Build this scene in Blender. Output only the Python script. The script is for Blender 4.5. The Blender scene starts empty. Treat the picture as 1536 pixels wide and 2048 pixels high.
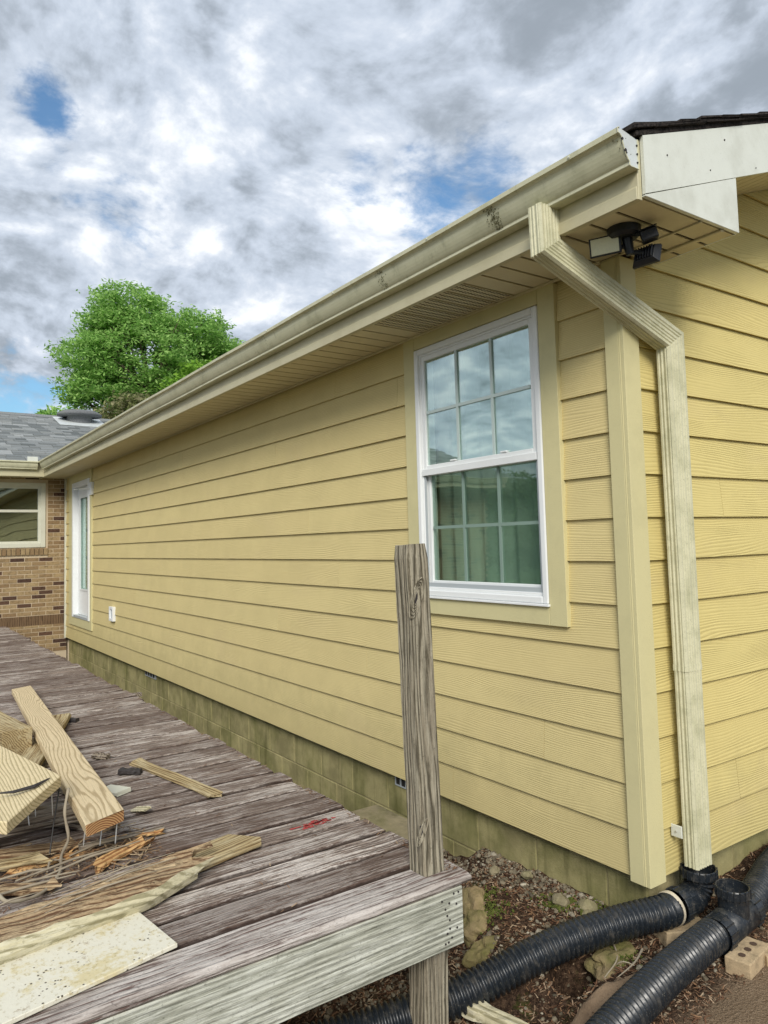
import bpy, bmesh, math, random
import numpy as np
from mathutils import Vector, Matrix, Euler, noise
random.seed(7); np.random.seed(7)
R = math.radians
S = bpy.context.scene
COL = S.collection

# ------------------------------------------------------------------ camera
cam = bpy.data.cameras.new('camera'); camo = bpy.data.objects.new('camera', cam); COL.objects.link(camo)
camo.location = (1.88178, -2.52124, 1.34504)
camo.rotation_euler = Euler((R(93.95774), R(1.52299), R(55.29490)), 'XYZ')
cam.sensor_fit = 'AUTO'; cam.sensor_width = 36; cam.lens = 25.80
cam.shift_y = -0.0196; cam.clip_start = 0.05; cam.clip_end = 2000
S.camera = camo

# ------------------------------------------------------------------ light
SUN = Vector((0.60, -0.42, 0.50)).normalized()
sl = bpy.data.lights.new('sun', 'SUN'); sl.energy = 2.0; sl.angle = R(24); sl.color = (1.0, 0.95, 0.86)
so = bpy.data.objects.new('sun', sl); COL.objects.link(so)
so.rotation_euler = SUN.to_track_quat('Z', 'Y').to_euler()
S.view_settings.view_transform = 'Standard'; S.view_settings.look = 'None'
S.view_settings.gamma = 1; S.view_settings.use_curve_mapping = False
S.view_settings.exposure = 0.66

class NT:
    """small node helper"""
    def __init__(s, nt): s.nt = nt; s.n = nt.nodes; s.l = nt.links
    def node(s, t, **k):
        n = s.n.new(t)
        for a, b in k.items(): setattr(n, a, b)
        return n
    def put(s, sock, v):
        if v is None: return
        if isinstance(v, bpy.types.NodeSocket): s.l.new(v, sock)
        elif isinstance(v, (tuple, list)) and sock.type == 'RGBA' and len(v) == 3: sock.default_value = (*v, 1)
        else: sock.default_value = v
    def math(s, op, a, b=None, c=None, clamp=False):
        n = s.node('ShaderNodeMath', operation=op, use_clamp=clamp)
        s.put(n.inputs[0], a); s.put(n.inputs[1], b)
        if c is not None: s.put(n.inputs[2], c)
        return n.outputs[0]
    def vmath(s, op, a, b=None, out=0):
        n = s.node('ShaderNodeVectorMath', operation=op)
        s.put(n.inputs[0], a); s.put(n.inputs[1], b)
        return n.outputs[out]
    def noise(s, vec, scale, detail=3, rough=.55, dist=0, out='Fac'):
        n = s.node('ShaderNodeTexNoise'); s.put(n.inputs['Vector'], vec)
        n.inputs['Scale'].default_value = scale; n.inputs['Detail'].default_value = detail
        n.inputs['Roughness'].default_value = rough; n.inputs['Distortion'].default_value = dist
        return n.outputs[out]
    def vor(s, vec, scale, feature='F1', out='Distance', rnd=1):
        n = s.node('ShaderNodeTexVoronoi', feature=feature); s.put(n.inputs['Vector'], vec)
        n.inputs['Scale'].default_value = scale; n.inputs['Randomness'].default_value = rnd
        return n.outputs[out]
    def ss(s, v, a, b, lo=0., hi=1.):
        n = s.node('ShaderNodeMapRange', interpolation_type='SMOOTHSTEP')
        s.put(n.inputs['Value'], v)
        for k, x in zip(('From Min', 'From Max', 'To Min', 'To Max'), (a, b, lo, hi)): n.inputs[k].default_value = x
        return n.outputs[0]
    def mix(s, f, a, b, mode='MIX'):
        n = s.node('ShaderNodeMix', data_type='RGBA', blend_type=mode)
        s.put(n.inputs[0], f); s.put(n.inputs[6], a); s.put(n.inputs[7], b)
        return n.outputs[2]
    def scale(s, vec, sc, off=None):
        v = s.vmath('MULTIPLY', vec, sc)
        if off is not None: v = s.vmath('ADD', v, off)
        return v
    def bump(s, h, dist, strength=1., normal=None):
        n = s.node('ShaderNodeBump'); n.inputs['Strength'].default_value = strength
        n.inputs['Distance'].default_value = dist; s.put(n.inputs['Height'], h)
        if normal is not None: s.put(n.inputs['Normal'], normal)
        return n.outputs[0]

W = bpy.data.worlds.new('World'); S.world = W; W.use_nodes = True
t = NT(W.node_tree); t.n.clear()
wo = t.node('ShaderNodeOutputWorld')
sky = t.node('ShaderNodeTexSky', sky_type='NISHITA'); sky.sun_disc = False
sky.sun_elevation = math.asin(SUN.z); sky.sun_rotation = math.atan2(SUN.x, SUN.y)
sky.air_density = 1.3; sky.ozone_density = 2.0
b1 = t.node('ShaderNodeBackground'); t.l.new(t.mix(1., sky.outputs[0], (.60, .84, 1.0), 'MULTIPLY'), b1.inputs[0]); b1.inputs[1].default_value = 0.09
tc = t.node('ShaderNodeTexCoord'); D = tc.outputs['Generated']
D = t.vmath('NORMALIZE', D)
sp = t.node('ShaderNodeSeparateXYZ'); t.l.new(D, sp.inputs[0])
zz = t.math('ADD', t.math('MAXIMUM', sp.outputs[2], 0.0), 0.34)
uvw = t.node('ShaderNodeCombineXYZ')
t.l.new(t.math('DIVIDE', sp.outputs[0], zz), uvw.inputs[0]); t.l.new(t.math('DIVIDE', sp.outputs[1], zz), uvw.inputs[1])
U = uvw.outputs[0]
warp = t.noise(U, 1.1, 3, .5, out='Color')
Uw = t.vmath('ADD', U, t.vmath('MULTIPLY', t.vmath('SUBTRACT', warp, (.5, .5, .5)), (.38, .38, .38)))
wob = t.noise(U, 6, 6, .6, out='Color')
Dw = t.vmath('ADD', D, t.vmath('MULTIPLY', t.vmath('SUBTRACT', wob, (.5, .5, .5)), (.10, .10, .10)))
Dw = t.vmath('NORMALIZE', Dw)
def blob(d, a, b):
    dist = t.vmath('LENGTH', t.vmath('SUBTRACT', Dw, tuple(Vector(d).normalized())), out=1)
    return t.math('SUBTRACT', 1.0, t.ss(dist, R(a), R(b)))
def mx(*a):
    r = a[0]
    for q in a[1:]: r = t.math('MAXIMUM', r, q)
    return r
def c5(v, k, c=.5): return t.math('MULTIPLY', t.math('SUBTRACT', v, c), k)
def puffs(off=(0, 0, 0)):
    return t.noise(t.vmath('ADD', Uw, off), 6.5, 5, .5)
p0 = puffs(); p1 = puffs((.045, -.04, 0))
relief = t.math('SUBTRACT', p0, p1)
big = t.noise(Uw, 1.7, 4, .5); med = t.noise(Uw, 5.0, 6, .58); fine = t.noise(Uw, 32, 6, .62); mid = t.noise(Uw, 15, 5, .6)
dark = mx(blob((-.63, .48, .60), 1, 13), blob((-.53, .60, .60), 1, 9), blob((-.33, .80, .50), 1, 13), t.math('MULTIPLY', blob((-.985, .10, .25), 1, 10), .7))
bright = mx(blob((-.74, .33, .57), 1, 9), blob((-.80, .30, .48), 1, 11), blob((-.50, .66, .50), 1, 9), blob((-.74, .50, .43), 1, 8))
f2 = t.math('ADD', t.math('ADD', c5(big, .40), c5(p0, .90)), t.math('ADD', c5(mid, .85), t.math('ADD', c5(fine, .28), t.math('MULTIPLY', relief, .55))))
f2 = t.math('ADD', t.math('MULTIPLY', f2, .86), t.math('ADD', .49, t.math('SUBTRACT', t.math('MULTIPLY', bright, .12), t.math('MULTIPLY', dark, .245))))
lum = t.ss(f2, .0, 1.05)
ccol = t.mix(t.ss(lum, 0, .5), (.27, .31, .36), (.50, .56, .65))
ccol = t.mix(t.ss(lum, .40, 1.0), ccol, (.90, .92, .95))
hole = mx(blob((-.857, .150, .496), 0, 4), blob((-.695, .580, .425), 0, 8.5), t.math('MULTIPLY', blob((-.655, .625, .43), 0, 7.), .95), t.math('MULTIPLY', blob((-.74, .50, .45), 0, 6.), .85), blob((-.975, .14, .175), 0, 6.5), t.math('MULTIPLY', blob((-.88, .22, .38), 0, 9), .55), t.math('MULTIPLY', blob((.75, .3, .5), 0, 12), .9), t.math('MULTIPLY', blob((-.5, -.7, .5), 0, 11), .8))
em = t.math('ADD', t.math('MULTIPLY', med, .45), t.math('ADD', t.math('MULTIPLY', mid, .35), t.math('MULTIPLY', fine, .20)))
hm = t.ss(t.math('ADD', hole, t.math('MULTIPLY', t.math('SUBTRACT', .5, em), 2.8)), .43, 1.10)
hm = t.math('MULTIPLY', hm, .95)
b2 = t.node('ShaderNodeBackground'); t.l.new(ccol, b2.inputs[0]); b2.inputs[1].default_value = 0.81
ms = t.node('ShaderNodeMixShader'); t.l.new(hm, ms.inputs[0]); t.l.new(b2.outputs[0], ms.inputs[1]); t.l.new(b1.outputs[0], ms.inputs[2])
t.l.new(ms.outputs[0], wo.inputs[0])

# ------------------------------------------------------------------ materials
def mat(name, rough=.7, spec=.3):
    m = bpy.data.materials.new(name); m.use_nodes = True
    t = NT(m.node_tree); p = t.n['Principled BSDF']
    p.inputs['Roughness'].default_value = rough; p.inputs['Specular IOR Level'].default_value = spec
    tc = t.node('ShaderNodeTexCoord'); oi = t.node('ShaderNodeObjectInfo')
    off = t.node('ShaderNodeCombineXYZ')
    t.l.new(t.math('MULTIPLY', oi.outputs['Random'], 37.), off.inputs[0])
    t.l.new(t.math('MULTIPLY', oi.outputs['Random'], 11.), off.inputs[1])
    t.l.new(t.math('MULTIPLY', oi.outputs['Random'], 23.), off.inputs[2])
    t.rnd = oi.outputs['Random']; t.raw = tc.outputs['Object']
    t.co = t.vmath('ADD', tc.outputs['Object'], off.outputs[0]); t.p = p
    t.wp = t.node('ShaderNodeNewGeometry').outputs['Position']
    return m, t
def grain(t, ax, freq, amp, stretch=(.9, 7.), co=None, irr=3.):
    """contour-like wood rings running along axis ax (0,1,2); returns rings -1..1 and fine fibre noise"""
    co = co or t.co
    s = [stretch[1]] * 3; s[ax] = stretch[0]
    n = t.noise(t.scale(co, tuple(s)), 1.0, 2, .45)
    s1 = [38.] * 3; s1[ax] = 2.2
    n1 = t.noise(t.scale(co, tuple(s1)), 1.0, 3, .6)
    sp = t.node('ShaderNodeSeparateXYZ'); t.l.new(co, sp.inputs[0])
    o = [i for i in range(3) if i != ax]
    base = t.math('ADD', sp.outputs[o[0]], sp.outputs[o[1]])
    ph = t.math('ADD', t.math('MULTIPLY', base, freq), t.math('ADD', t.math('MULTIPLY', n, amp), t.math('MULTIPLY', n1, irr)))
    ring = t.math('SINE', ph)
    s2 = [240.] * 3; s2[ax] = 9.
    fine = t.noise(t.scale(co, tuple(s2)), 1.0, 4, .65)
    return ring, fine
def siding(name, ax, base=(.60, .475, .205), deep=0.0016, kind=0):
    m, t = mat(name, .75, .15)
    ring, fine = grain(t, ax, 600, 75, (.9, 5.0), None, 6.)
    br = t.noise(t.scale(t.co, (3, 3, 3)), 1, 4, .6)
    col = t.mix(t.ss(br, .3, .7, 0, .5), base, tuple(c * .86 for c in base))
    col = t.mix(t.math('MULTIPLY', t.ss(t.rnd, 0, 1), .22), col, (base[0] * .93, base[1] * .88, base[2] * .86))
    st = t.noise(t.scale(t.co, (30, 30, 30)), 1, 4, .7)
    col = t.mix(t.ss(st, .62, .80, 0, .18), col, (.30, .22, .11))
    col = t.mix(t.ss(ring, -1, -.45, .34, 0), col, (base[0] * .55, base[1] * .52, base[2] * .40))
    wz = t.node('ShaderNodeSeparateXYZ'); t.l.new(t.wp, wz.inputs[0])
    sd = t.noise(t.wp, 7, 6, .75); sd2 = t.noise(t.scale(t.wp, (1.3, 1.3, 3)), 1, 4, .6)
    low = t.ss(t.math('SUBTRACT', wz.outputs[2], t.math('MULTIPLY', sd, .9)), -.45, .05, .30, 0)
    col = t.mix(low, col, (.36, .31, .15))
    col = t.mix(t.ss(sd2, .52, .72, 0, .22), col, (.56, .45, .25))
    t.put(t.p.inputs['Base Color'], col)
    amp = t.ss(t.noise(t.scale(t.co, (2.2, 2.2, 9)), 1, 2), .35, .65, .25, 1)
    h = t.math('ADD', t.math('MULTIPLY', t.math('MULTIPLY', ring, amp), .5), t.math('MULTIPLY', fine, .7))
    t.put(t.p.inputs['Normal'], t.bump(h, deep, .85))
    return m
def painted(name, base, dirt=(.25, .24, .13), amt=.25, rough=.45, streak=False, bumpd=.0006, grime=0.):
    m, t = mat(name, rough, .4)
    n = t.noise(t.wp, 6, 6, .65)
    col = t.mix(t.ss(n, .42, .75, 0, amt), base, dirt)
    if streak:
        s = t.noise(t.scale(t.wp, (22, 22, 7)), 1, 5, .7)
        col = t.mix(t.ss(s, .54, .80, 0, min(1, amt * 1.6)), col, dirt)
    sp2 = t.noise(t.wp, 140, 3, .7)
    col = t.mix(t.ss(sp2, .60, .75, 0, amt * .8), col, tuple(d * .55 for d in dirt))
    t.put(t.p.inputs['Base Color'], col)
    t.put(t.p.inputs['Normal'], t.bump(sp2, bumpd, .6))
    return m
def wood(name, ax, light, darkc, freq=240, amp=26, worn=None, worn_amt=.5, rough=.85, deep=.0016, stretch=(.8, 8.), contrast=1., knots=False, fibre=.5, irr=9., streak=.0, lo=-.1, var=0., gran=0., edge=0.):
    m, t = mat(name, rough, .15)
    ring, fine = grain(t, ax, freq, amp, stretch, None, irr)
    col = t.mix(t.ss(ring, lo, .97, 0, contrast), light, darkc)
    col = t.mix(t.ss(fine, .48, .72, 0, fibre), col, tuple(c * .45 for c in darkc))
    if worn is not None:
        s = [34.] * 3; s[ax] = 3.4
        n = t.noise(t.scale(t.co, tuple(s)), 1, 7, .78)
        n2 = t.noise(t.co, 3.5, 4, .6)
        nn = t.math('ADD', t.math('MULTIPLY', n, .65), t.math('MULTIPLY', n2, .35))
        nn = t.math('ADD', nn, t.math('MULTIPLY', t.math('SUBTRACT', fine, .5), .35))
        if gran:
            s4 = [150.] * 3; s4[ax] = 26.
            g4 = t.noise(t.scale(t.co, tuple(s4)), 1, 5, .8)
            s5 = [85.] * 3; s5[ax] = 3.
            g5 = t.noise(t.scale(t.co, tuple(s5)), 1, 5, .75)
            nn = t.math('ADD', nn, t.math('ADD', t.math('MULTIPLY', t.math('SUBTRACT', g4, .5), gran), t.math('MULTIPLY', t.math('SUBTRACT', g5, .5), gran)))
        col = t.mix(t.ss(nn, .53 - worn_amt * .14, .60 - worn_amt * .06, 0, .92), col, worn)
    if streak:
        s3 = [130.] * 3; s3[ax] = 4.5
        f3 = t.noise(t.scale(t.co, tuple(s3)), 1, 6, .75)
        col = t.mix(t.ss(f3, .50, .62, 0, streak), col, tuple(c * .55 for c in darkc))
    if var: col = t.mix(t.math('MULTIPLY', t.math('FRACT', t.math('MULTIPLY', t.rnd, 7.31)), var), col, tuple(c * .9 for c in darkc))
    if edge:   # dark stain tone along plank edges and sides, painted so the gaps read dark
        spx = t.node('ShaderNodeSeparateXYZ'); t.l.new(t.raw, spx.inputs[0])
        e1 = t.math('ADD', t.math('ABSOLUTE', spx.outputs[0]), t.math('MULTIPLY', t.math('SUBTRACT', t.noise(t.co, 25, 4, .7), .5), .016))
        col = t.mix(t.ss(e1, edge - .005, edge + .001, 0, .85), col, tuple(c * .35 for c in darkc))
    sp2 = t.noise(t.co, 90, 4, .7)
    col = t.mix(t.ss(sp2, .58, .72, 0, .5), col, tuple(c * .4 for c in darkc))
    t.put(t.p.inputs['Base Color'], col)
    h = t.math('ADD', t.math('MULTIPLY', ring, -.35), t.math('ADD', t.math('MULTIPLY', fine, 1.0), t.math('MULTIPLY', sp2, .4)))
    t.put(t.p.inputs['Normal'], t.bump(h, deep, 1))
    return m
M = {}
YEL = (.62, .50, .225)
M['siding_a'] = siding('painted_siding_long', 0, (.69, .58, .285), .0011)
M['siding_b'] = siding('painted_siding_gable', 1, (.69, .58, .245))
M['trim'] = painted('painted_trim', (.62, .565, .31), (.45, .41, .23), .3, .7, bumpd=.0015)
M['vinyl'] = painted('white_vinyl', (.80, .82, .82), (.55, .56, .52), .12, .3)
M['vinyl_old'] = painted('old_white_paint', (.62, .62, .52), (.40, .38, .26), .25, .5)
M['gutter'] = painted('aged_gutter', (.64, .625, .44), (.17, .175, .075), .30, .42, True)
M['alu'] = painted('cream_fascia', (.54, .50, .33), (.30, .25, .13), .25, .45)
M['soffit'] = painted('tan_soffit', (.64, .575, .385), (.35, .27, .15), .2, .55)
M['white_metal'] = painted('white_metal', (.68, .70, .63), (.40, .40, .32), .38, .35)
M['capwhite'] = painted('bare_white_cap', (.62, .66, .66), (.25, .24, .18), .25, .4)
M['dark_metal'] = painted('dark_metal', (.03, .03, .03), (.10, .07, .05), .3, .5)
M['nail'] = painted('steel_nail', (.62, .62, .60), (.3, .22, .15), .2, .35)
M['nail'].node_tree.nodes['Principled BSDF'].inputs['Metallic'].default_value = .6
M['nailhead'] = painted('rusted_nail_head', (.035, .03, .03), (.02, .015, .01), .3, .7)

def dspout():
    m, t = mat('mildewed_downspout', .5, .35)
    n = t.noise(t.wp, 38, 6, .75); n2 = t.noise(t.wp, 7, 5, .6)
    col = t.mix(t.ss(n, .44, .72, 0, .28), (.62, .60, .42), (.25, .26, .12))
    col = t.mix(t.ss(n2, .45, .72, 0, .35), col, (.22, .23, .11))
    sp = t.noise(t.wp, 190, 3, .7); col = t.mix(t.ss(sp, .55, .72, 0, .45), col, (.13, .13, .06))
    t.put(t.p.inputs['Base Color'], col); t.put(t.p.inputs['Normal'], t.bump(sp, .0008, .6)); return m
M['downspout'] = dspout()

def concrete(name, base, moss=.35, z0=None):
    m, t = mat(name, .9, .15)
    n = t.noise(t.co, 5, 6, .65); f = t.noise(t.co, 120, 5, .8)
    col = t.mix(t.ss(n, .35, .7), base, tuple(c * .62 for c in base))
    v = t.noise(t.scale(t.wp, (2.2, 2.2, 1.4)), 1, 6, .7)
    col = t.mix(t.ss(v, .42, .66, 0, moss), col, (.10, .115, .022))
    st = t.noise(t.scale(t.wp, (14, 14, 1.2)), 1, 4, .6)
    col = t.mix(t.ss(st, .52, .72, 0, .45), col, (.075, .075, .025))
    col = t.mix(t.ss(f, .55, .75, 0, .55), col, tuple(c * .3 for c in base))
    t.put(t.p.inputs['Base Color'], col)
    t.put(t.p.inputs['Normal'], t.bump(t.math('ADD', f, n), .003, .9)); return m
M['block'] = concrete('mossy_block', (.40, .355, .175), .5)
M['mortar'] = concrete('mortar_joint', (.40, .35, .19), .3)
M['concrete'] = concrete('old_concrete', (.36, .31, .20), .5)
M['ledge'] = concrete('broken_concrete', (.33, .25, .14), .85)

def brickm(name, base, varc, holes=None):
    m, t = mat(name, .9, .15)
    n = t.noise(t.co, 26, 5, .7); f = t.noise(t.co, 150, 3, .7)
    col = t.mix(t.rnd, base, varc)
    col = t.mix(t.ss(n, .45, .70, 0, .7), col, tuple(c * .38 for c in base))
    col = t.mix(t.ss(f, .55, .72, 0, .4), col, tuple(c * .3 for c in base))
    t.put(t.p.inputs['Base Color'], col); t.put(t.p.inputs['Normal'], t.bump(t.math('ADD', n, f), .002, .8)); return m
M['brick_buff'] = brickm('buff_brick', (.38, .28, .155), (.25, .165, .09))
M['brick_dark'] = brickm('dark_flashed_brick', (.075, .045, .035), (.13, .075, .05))
M['wallmortar'] = painted('brick_mortar', (.56, .46, .33), (.3, .22, .15), .3, .9)
M['brick_loose'] = brickm('pale_loose_brick', (.52, .41, .26), (.44, .32, .19))

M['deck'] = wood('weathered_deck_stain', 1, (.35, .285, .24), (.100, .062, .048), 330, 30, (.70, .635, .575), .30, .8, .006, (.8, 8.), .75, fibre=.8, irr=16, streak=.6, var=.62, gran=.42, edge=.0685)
M['deck_edge'] = wood('worn_deck_edge', 1, (.45, .40, .36), (.15, .10, .085), 300, 22, (.58, .535, .49), .55, .8, .004, (.5, 8.), fibre=.8, irr=16, streak=.55, gran=.3)
M['fascia_wood'] = wood('grey_green_fascia_wood', 1, (.50, .505, .42), (.17, .175, .13), 340, 12, (.60, .61, .53), .2, .85, .003, (.3, 5.), .45, fibre=.8, irr=7, streak=.55)
M['post'] = wood('weathered_post_wood', 2, (.40, .36, .27), (.11, .095, .065), 300, 40, (.30, .26, .19), .3, .88, .004, (1.3, 9.), fibre=.75, irr=9, streak=.5)
M['ledger_wood'] = wood('brown_ledger_wood', 1, (.20, .13, .075), (.08, .05, .03), 260, 20, None, 0, .9, .003, (.6, 8.), fibre=.5)
M['grey_wood'] = wood('grey_weathered_lumber', 0, (.32, .27, .21), (.08, .06, .045), 300, 20, (.42, .38, .32), .4, .9, .003, (.6, 8.), fibre=.7, streak=.6)
M['fresh'] = wood('fresh_pine_lumber', 0, (.70, .57, .36), (.30, .21, .10), 420, 95, None, 0, .7, .001, (.8, 6.), .60, fibre=.3, irr=5., lo=.2)
M['fresh2'] = wood('pale_pine_beam', 0, (.72, .60, .37), (.27, .21, .09), 430, 60, None, 0, .7, .001, (.7, 5.), .60, fibre=.3, irr=4., lo=.1)
M['tan'] = wood('tan_scrap_wood', 0, (.47, .37, .20), (.20, .13, .06), 420, 45, (.52, .44, .27), .3, .85, .002, (.9, 7.), fibre=.5, streak=.4)
M['rot'] = wood('rotten_orange_wood', 0, (.46, .335, .20), (.16, .085, .045), 260, 40, (.60, .46, .28), .3, .95, .007, (1.6, 9.), fibre=.8, streak=.7)
M['rotside'] = wood('pale_weathered_side', 0, (.56, .51, .34), (.30, .27, .16), 200, 24, (.62, .58, .43), .4, .85, .0015, (.5, 6.), fibre=.35, streak=.25)
M['orange'] = wood('orange_split_wood', 0, (.66, .42, .19), (.32, .15, .06), 300, 20, None, 0, .8, .002, (1., 9.), fibre=.5, streak=.4)
M['splinter'] = painted('grey_splinter', (.36, .31, .23), (.16, .12, .08), .6, .9)
def endgrain():
    m, t = mat('end_grain_rings', .8, .2)
    w = t.node('ShaderNodeTexWave', wave_type='RINGS', rings_direction='X'); t.put(w.inputs[0], t.vmath('ADD', t.raw, (0, 0.02, .09)))
    w.inputs['Scale'].default_value = 42; w.inputs['Distortion'].default_value = 1.5; w.inputs['Detail'].default_value = 2
    col = t.mix(t.ss(w.outputs['Fac'], .2, .8), (.56, .34, .15), (.25, .10, .045)); t.put(t.p.inputs['Base Color'], col); return m
M['end'] = endgrain()
def ply():
    m, t = mat('painted_board_flaking', .6, .3)
    n = t.noise(t.co, 5, 6, .65, 1.); f = t.vor(t.co, 60); f3 = t.noise(t.co, 3, 2)
    big = t.noise(t.co, 60, 4, .7)
    sp = t.node('ShaderNodeSeparateXYZ'); t.l.new(t.raw, sp.inputs[0])
    yel = t.math('ADD', t.math('MULTIPLY', n, .75), t.math('MULTIPLY', big, .3))
    col = t.mix(t.ss(yel, .52, .64), (.70, .67, .55), (.62, .54, .32))
    col = t.mix(t.ss(big, .55, .66, 0, .55), col, (.36, .30, .17))
    fl = t.noise(t.co, 22, 6, .8); col = t.mix(t.ss(fl, .60, .68, 0, .6), col, (.28, .20, .11))
    spot = t.math('MULTIPLY', t.ss(f, .13, .22, 1, 0), t.ss(t.noise(t.co, 14, 2), .48, .54))
    col = t.mix(spot, col, (.05, .035, .02))
    t.put(t.p.inputs['Base Color'], col); t.put(t.p.inputs['Normal'], t.bump(t.math('ADD', big, n), .002, .6)); return m
M['ply'] = ply()
def shingles():
    m, t = mat('asphalt_shingle', .95, .1)
    n = t.noise(t.co, 60, 4, .7); b = t.noise(t.wp, 1.2, 4, .6); f = t.noise(t.wp, 300, 2, .7)
    col = t.mix(t.rnd, (.16, .17, .175), (.27, .275, .28))
    col = t.mix(t.ss(n, .4, .7), col, (.10, .10, .11)); col = t.mix(t.ss(b, .4, .7, 0, .5), col, (.22, .25, .22))
    col = t.mix(t.ss(f, .55, .7, 0, .5), col, (.4, .4, .4))
    t.put(t.p.inputs['Base Color'], col); t.put(t.p.inputs['Normal'], t.bump(f, .002, .8)); return m
M['shingle'] = shingles()
def darkshingle():
    m, t = mat('dark_shingle_edge', .95, .1)
    n = t.noise(t.wp, 80, 4, .7)
    t.put(t.p.inputs['Base Color'], t.mix(t.ss(n, .4, .65), (.05, .042, .038), (.015, .014, .014))); t.put(t.p.inputs['Normal'], t.bump(n, .006, 1)); return m
M['shingle_dark'] = darkshingle()
def black_plastic():
    m, t = mat('black_corrugated_plastic', .34, .5)
    n = t.noise(t.wp, 30, 5, .7); f = t.noise(t.wp, 240, 2, .6)
    col = t.mix(t.ss(n, .48, .72, 0, .30), (.013, .017, .022), (.14, .12, .09))
    col = t.mix(t.ss(f, .64, .72, 0, .6), col, (.25, .24, .20))
    t.put(t.p.inputs['Base Color'], col); t.put(t.p.inputs['Roughness'], t.ss(n, .4, .7, .28, .6)); return m
M['plastic'] = black_plastic()
M['tape'] = painted('pale_tape', (.62, .55, .42), (.20, .15, .09), .5, .6)
M['black'] = painted('black_housing', (.012, .014, .018), (.04, .04, .04), .2, .4)
def lens():
    m, t = mat('frosted_led_lens', .35, .5)
    v = t.noise(t.raw, 160, 1); t.put(t.p.inputs['Base Color'], t.mix(v, (.72, .72, .52), (.58, .60, .44))); return m
M['lens'] = lens()
def glass(name, mixv, tint, gl=(.80, .93, .90)):
    m = bpy.data.materials.new(name); m.use_nodes = True; t = NT(m.node_tree); t.n.clear()
    o = t.node('ShaderNodeOutputMaterial'); g = t.node('ShaderNodeBsdfGlossy'); g.inputs['Roughness'].default_value = .01; t.put(g.inputs['Color'], gl)
    tr = t.node('ShaderNodeBsdfTransparent'); t.put(tr.inputs['Color'], tint)
    lw = t.node('ShaderNodeLayerWeight'); lw.inputs['Blend'].default_value = .25
    tc = t.node('ShaderNodeTexCoord')
    n = t.noise(tc.outputs['Object'], 2.2, 1, .4)
    t.put(g.inputs['Normal'], t.bump(n, .006, .35))
    f = t.math('ADD', t.math('MULTIPLY', t.math('POWER', lw.outputs[1], 2.5), .5), mixv, clamp=True)
    ms = t.node('ShaderNodeMixShader'); t.l.new(f, ms.inputs[0]); t.l.new(tr.outputs[0], ms.inputs[1]); t.l.new(g.outputs[0], ms.inputs[2])
    t.l.new(ms.outputs[0], o.inputs[0]); return m
M['glass'] = glass('coated_window_glass', .38, (.90, .96, .93))
M['glass_low'] = glass('screened_window_glass', .12, (.74, .81, .765))
M['glass_old'] = glass('old_window_glass', .30, (.35, .37, .36))
def curtain():
    m, t = mat('sheer_curtain', .9, .1); t.put(t.p.inputs['Base Color'], (.66, .74, .66)); return m
M['curtain'] = curtain()
M['room'] = painted('dim_room_wall', (.10, .14, .10), (.06, .08, .06), .2, .9)
def ground_mat():
    m, t = mat('soil', .95, .1)
    P = t.wp
    n = t.noise(P, 3.2, 8, .65); f = t.noise(P, 60, 5, .75); g = t.vor(P, 95); g2 = t.noise(P, 220, 3, .7)
    dark = t.mix(t.ss(f, .38, .66), (.035, .021, .014), (.125, .078, .050))
    sand = t.mix(t.ss(g2, .35, .7), (.20, .135, .085), (.34, .255, .17))
    # bare trodden dirt lies on the near right side of the drain pipes
    sp = t.node('ShaderNodeSeparateXYZ'); t.l.new(P, sp.inputs[0])
    bare = t.ss(t.math('ADD', t.math('ADD', sp.outputs[0], t.math('MULTIPLY', sp.outputs[1], .12)), t.math('MULTIPLY', n, .22)), .38, .50)
    col = t.mix(bare, dark, sand)
    moss = t.math('MULTIPLY', t.ss(t.noise(P, 4.5, 5, .65), .55, .66, 0, .75), t.ss(bare, 0, 1, 1, 0))
    col = t.mix(moss, col, (.07, .085, .018))
    far = t.ss(t.vmath('LENGTH', P, out=1), 6, 9)
    grass = t.mix(f, (.03, .06, .012), (.08, .12, .03))
    col = t.mix(far, col, grass)
    t.put(t.p.inputs['Base Color'], col)
    t.put(t.p.inputs['Normal'], t.bump(t.math('ADD', t.math('MULTIPLY', f, 1.), t.math('ADD', g, g2)), .010, 1)); return m
M['soil'] = ground_mat()
def isl(name, cols, rough=.9):
    m = bpy.data.materials.new(name); m.use_nodes = True; t = NT(m.node_tree); p = t.n['Principled BSDF']
    g = t.node('ShaderNodeNewGeometry'); r = t.node('ShaderNodeValToRGB'); t.l.new(g.outputs['Random Per Island'], r.inputs[0])
    e = r.color_ramp.elements; e[0].color = (*cols[0], 1); e[1].color = (*cols[-1], 1)
    for i, c in enumerate(cols[1:-1]): k = e.new((i + 1) / (len(cols) - 1)); k.color = (*c, 1)
    tcn = t.node('ShaderNodeTexCoord'); n = t.noise(tcn.outputs['Object'], 120, 3, .7)
    t.put(p.inputs['Base Color'], t.mix(t.ss(n, .4, .75, 0, .6), r.outputs[0], tuple(c * .4 for c in cols[0])))
    p.inputs['Roughness'].default_value = rough; p.inputs['Specular IOR Level'].default_value = .2
    return m
M['stones'] = isl('gravel_stone', [(.08, .07, .05), (.17, .14, .095), (.28, .24, .17), (.11, .09, .06), (.44, .40, .31)])
M['chips'] = isl('wood_chip', [(.06, .028, .016), (.16, .08, .045), (.30, .18, .10), (.10, .05, .03), (.48, .36, .24), (.12, .07, .04)])
M['moss'] = isl('moss_tuft', [(.05, .07, .012), (.12, .14, .03), (.08, .09, .02)])
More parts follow.
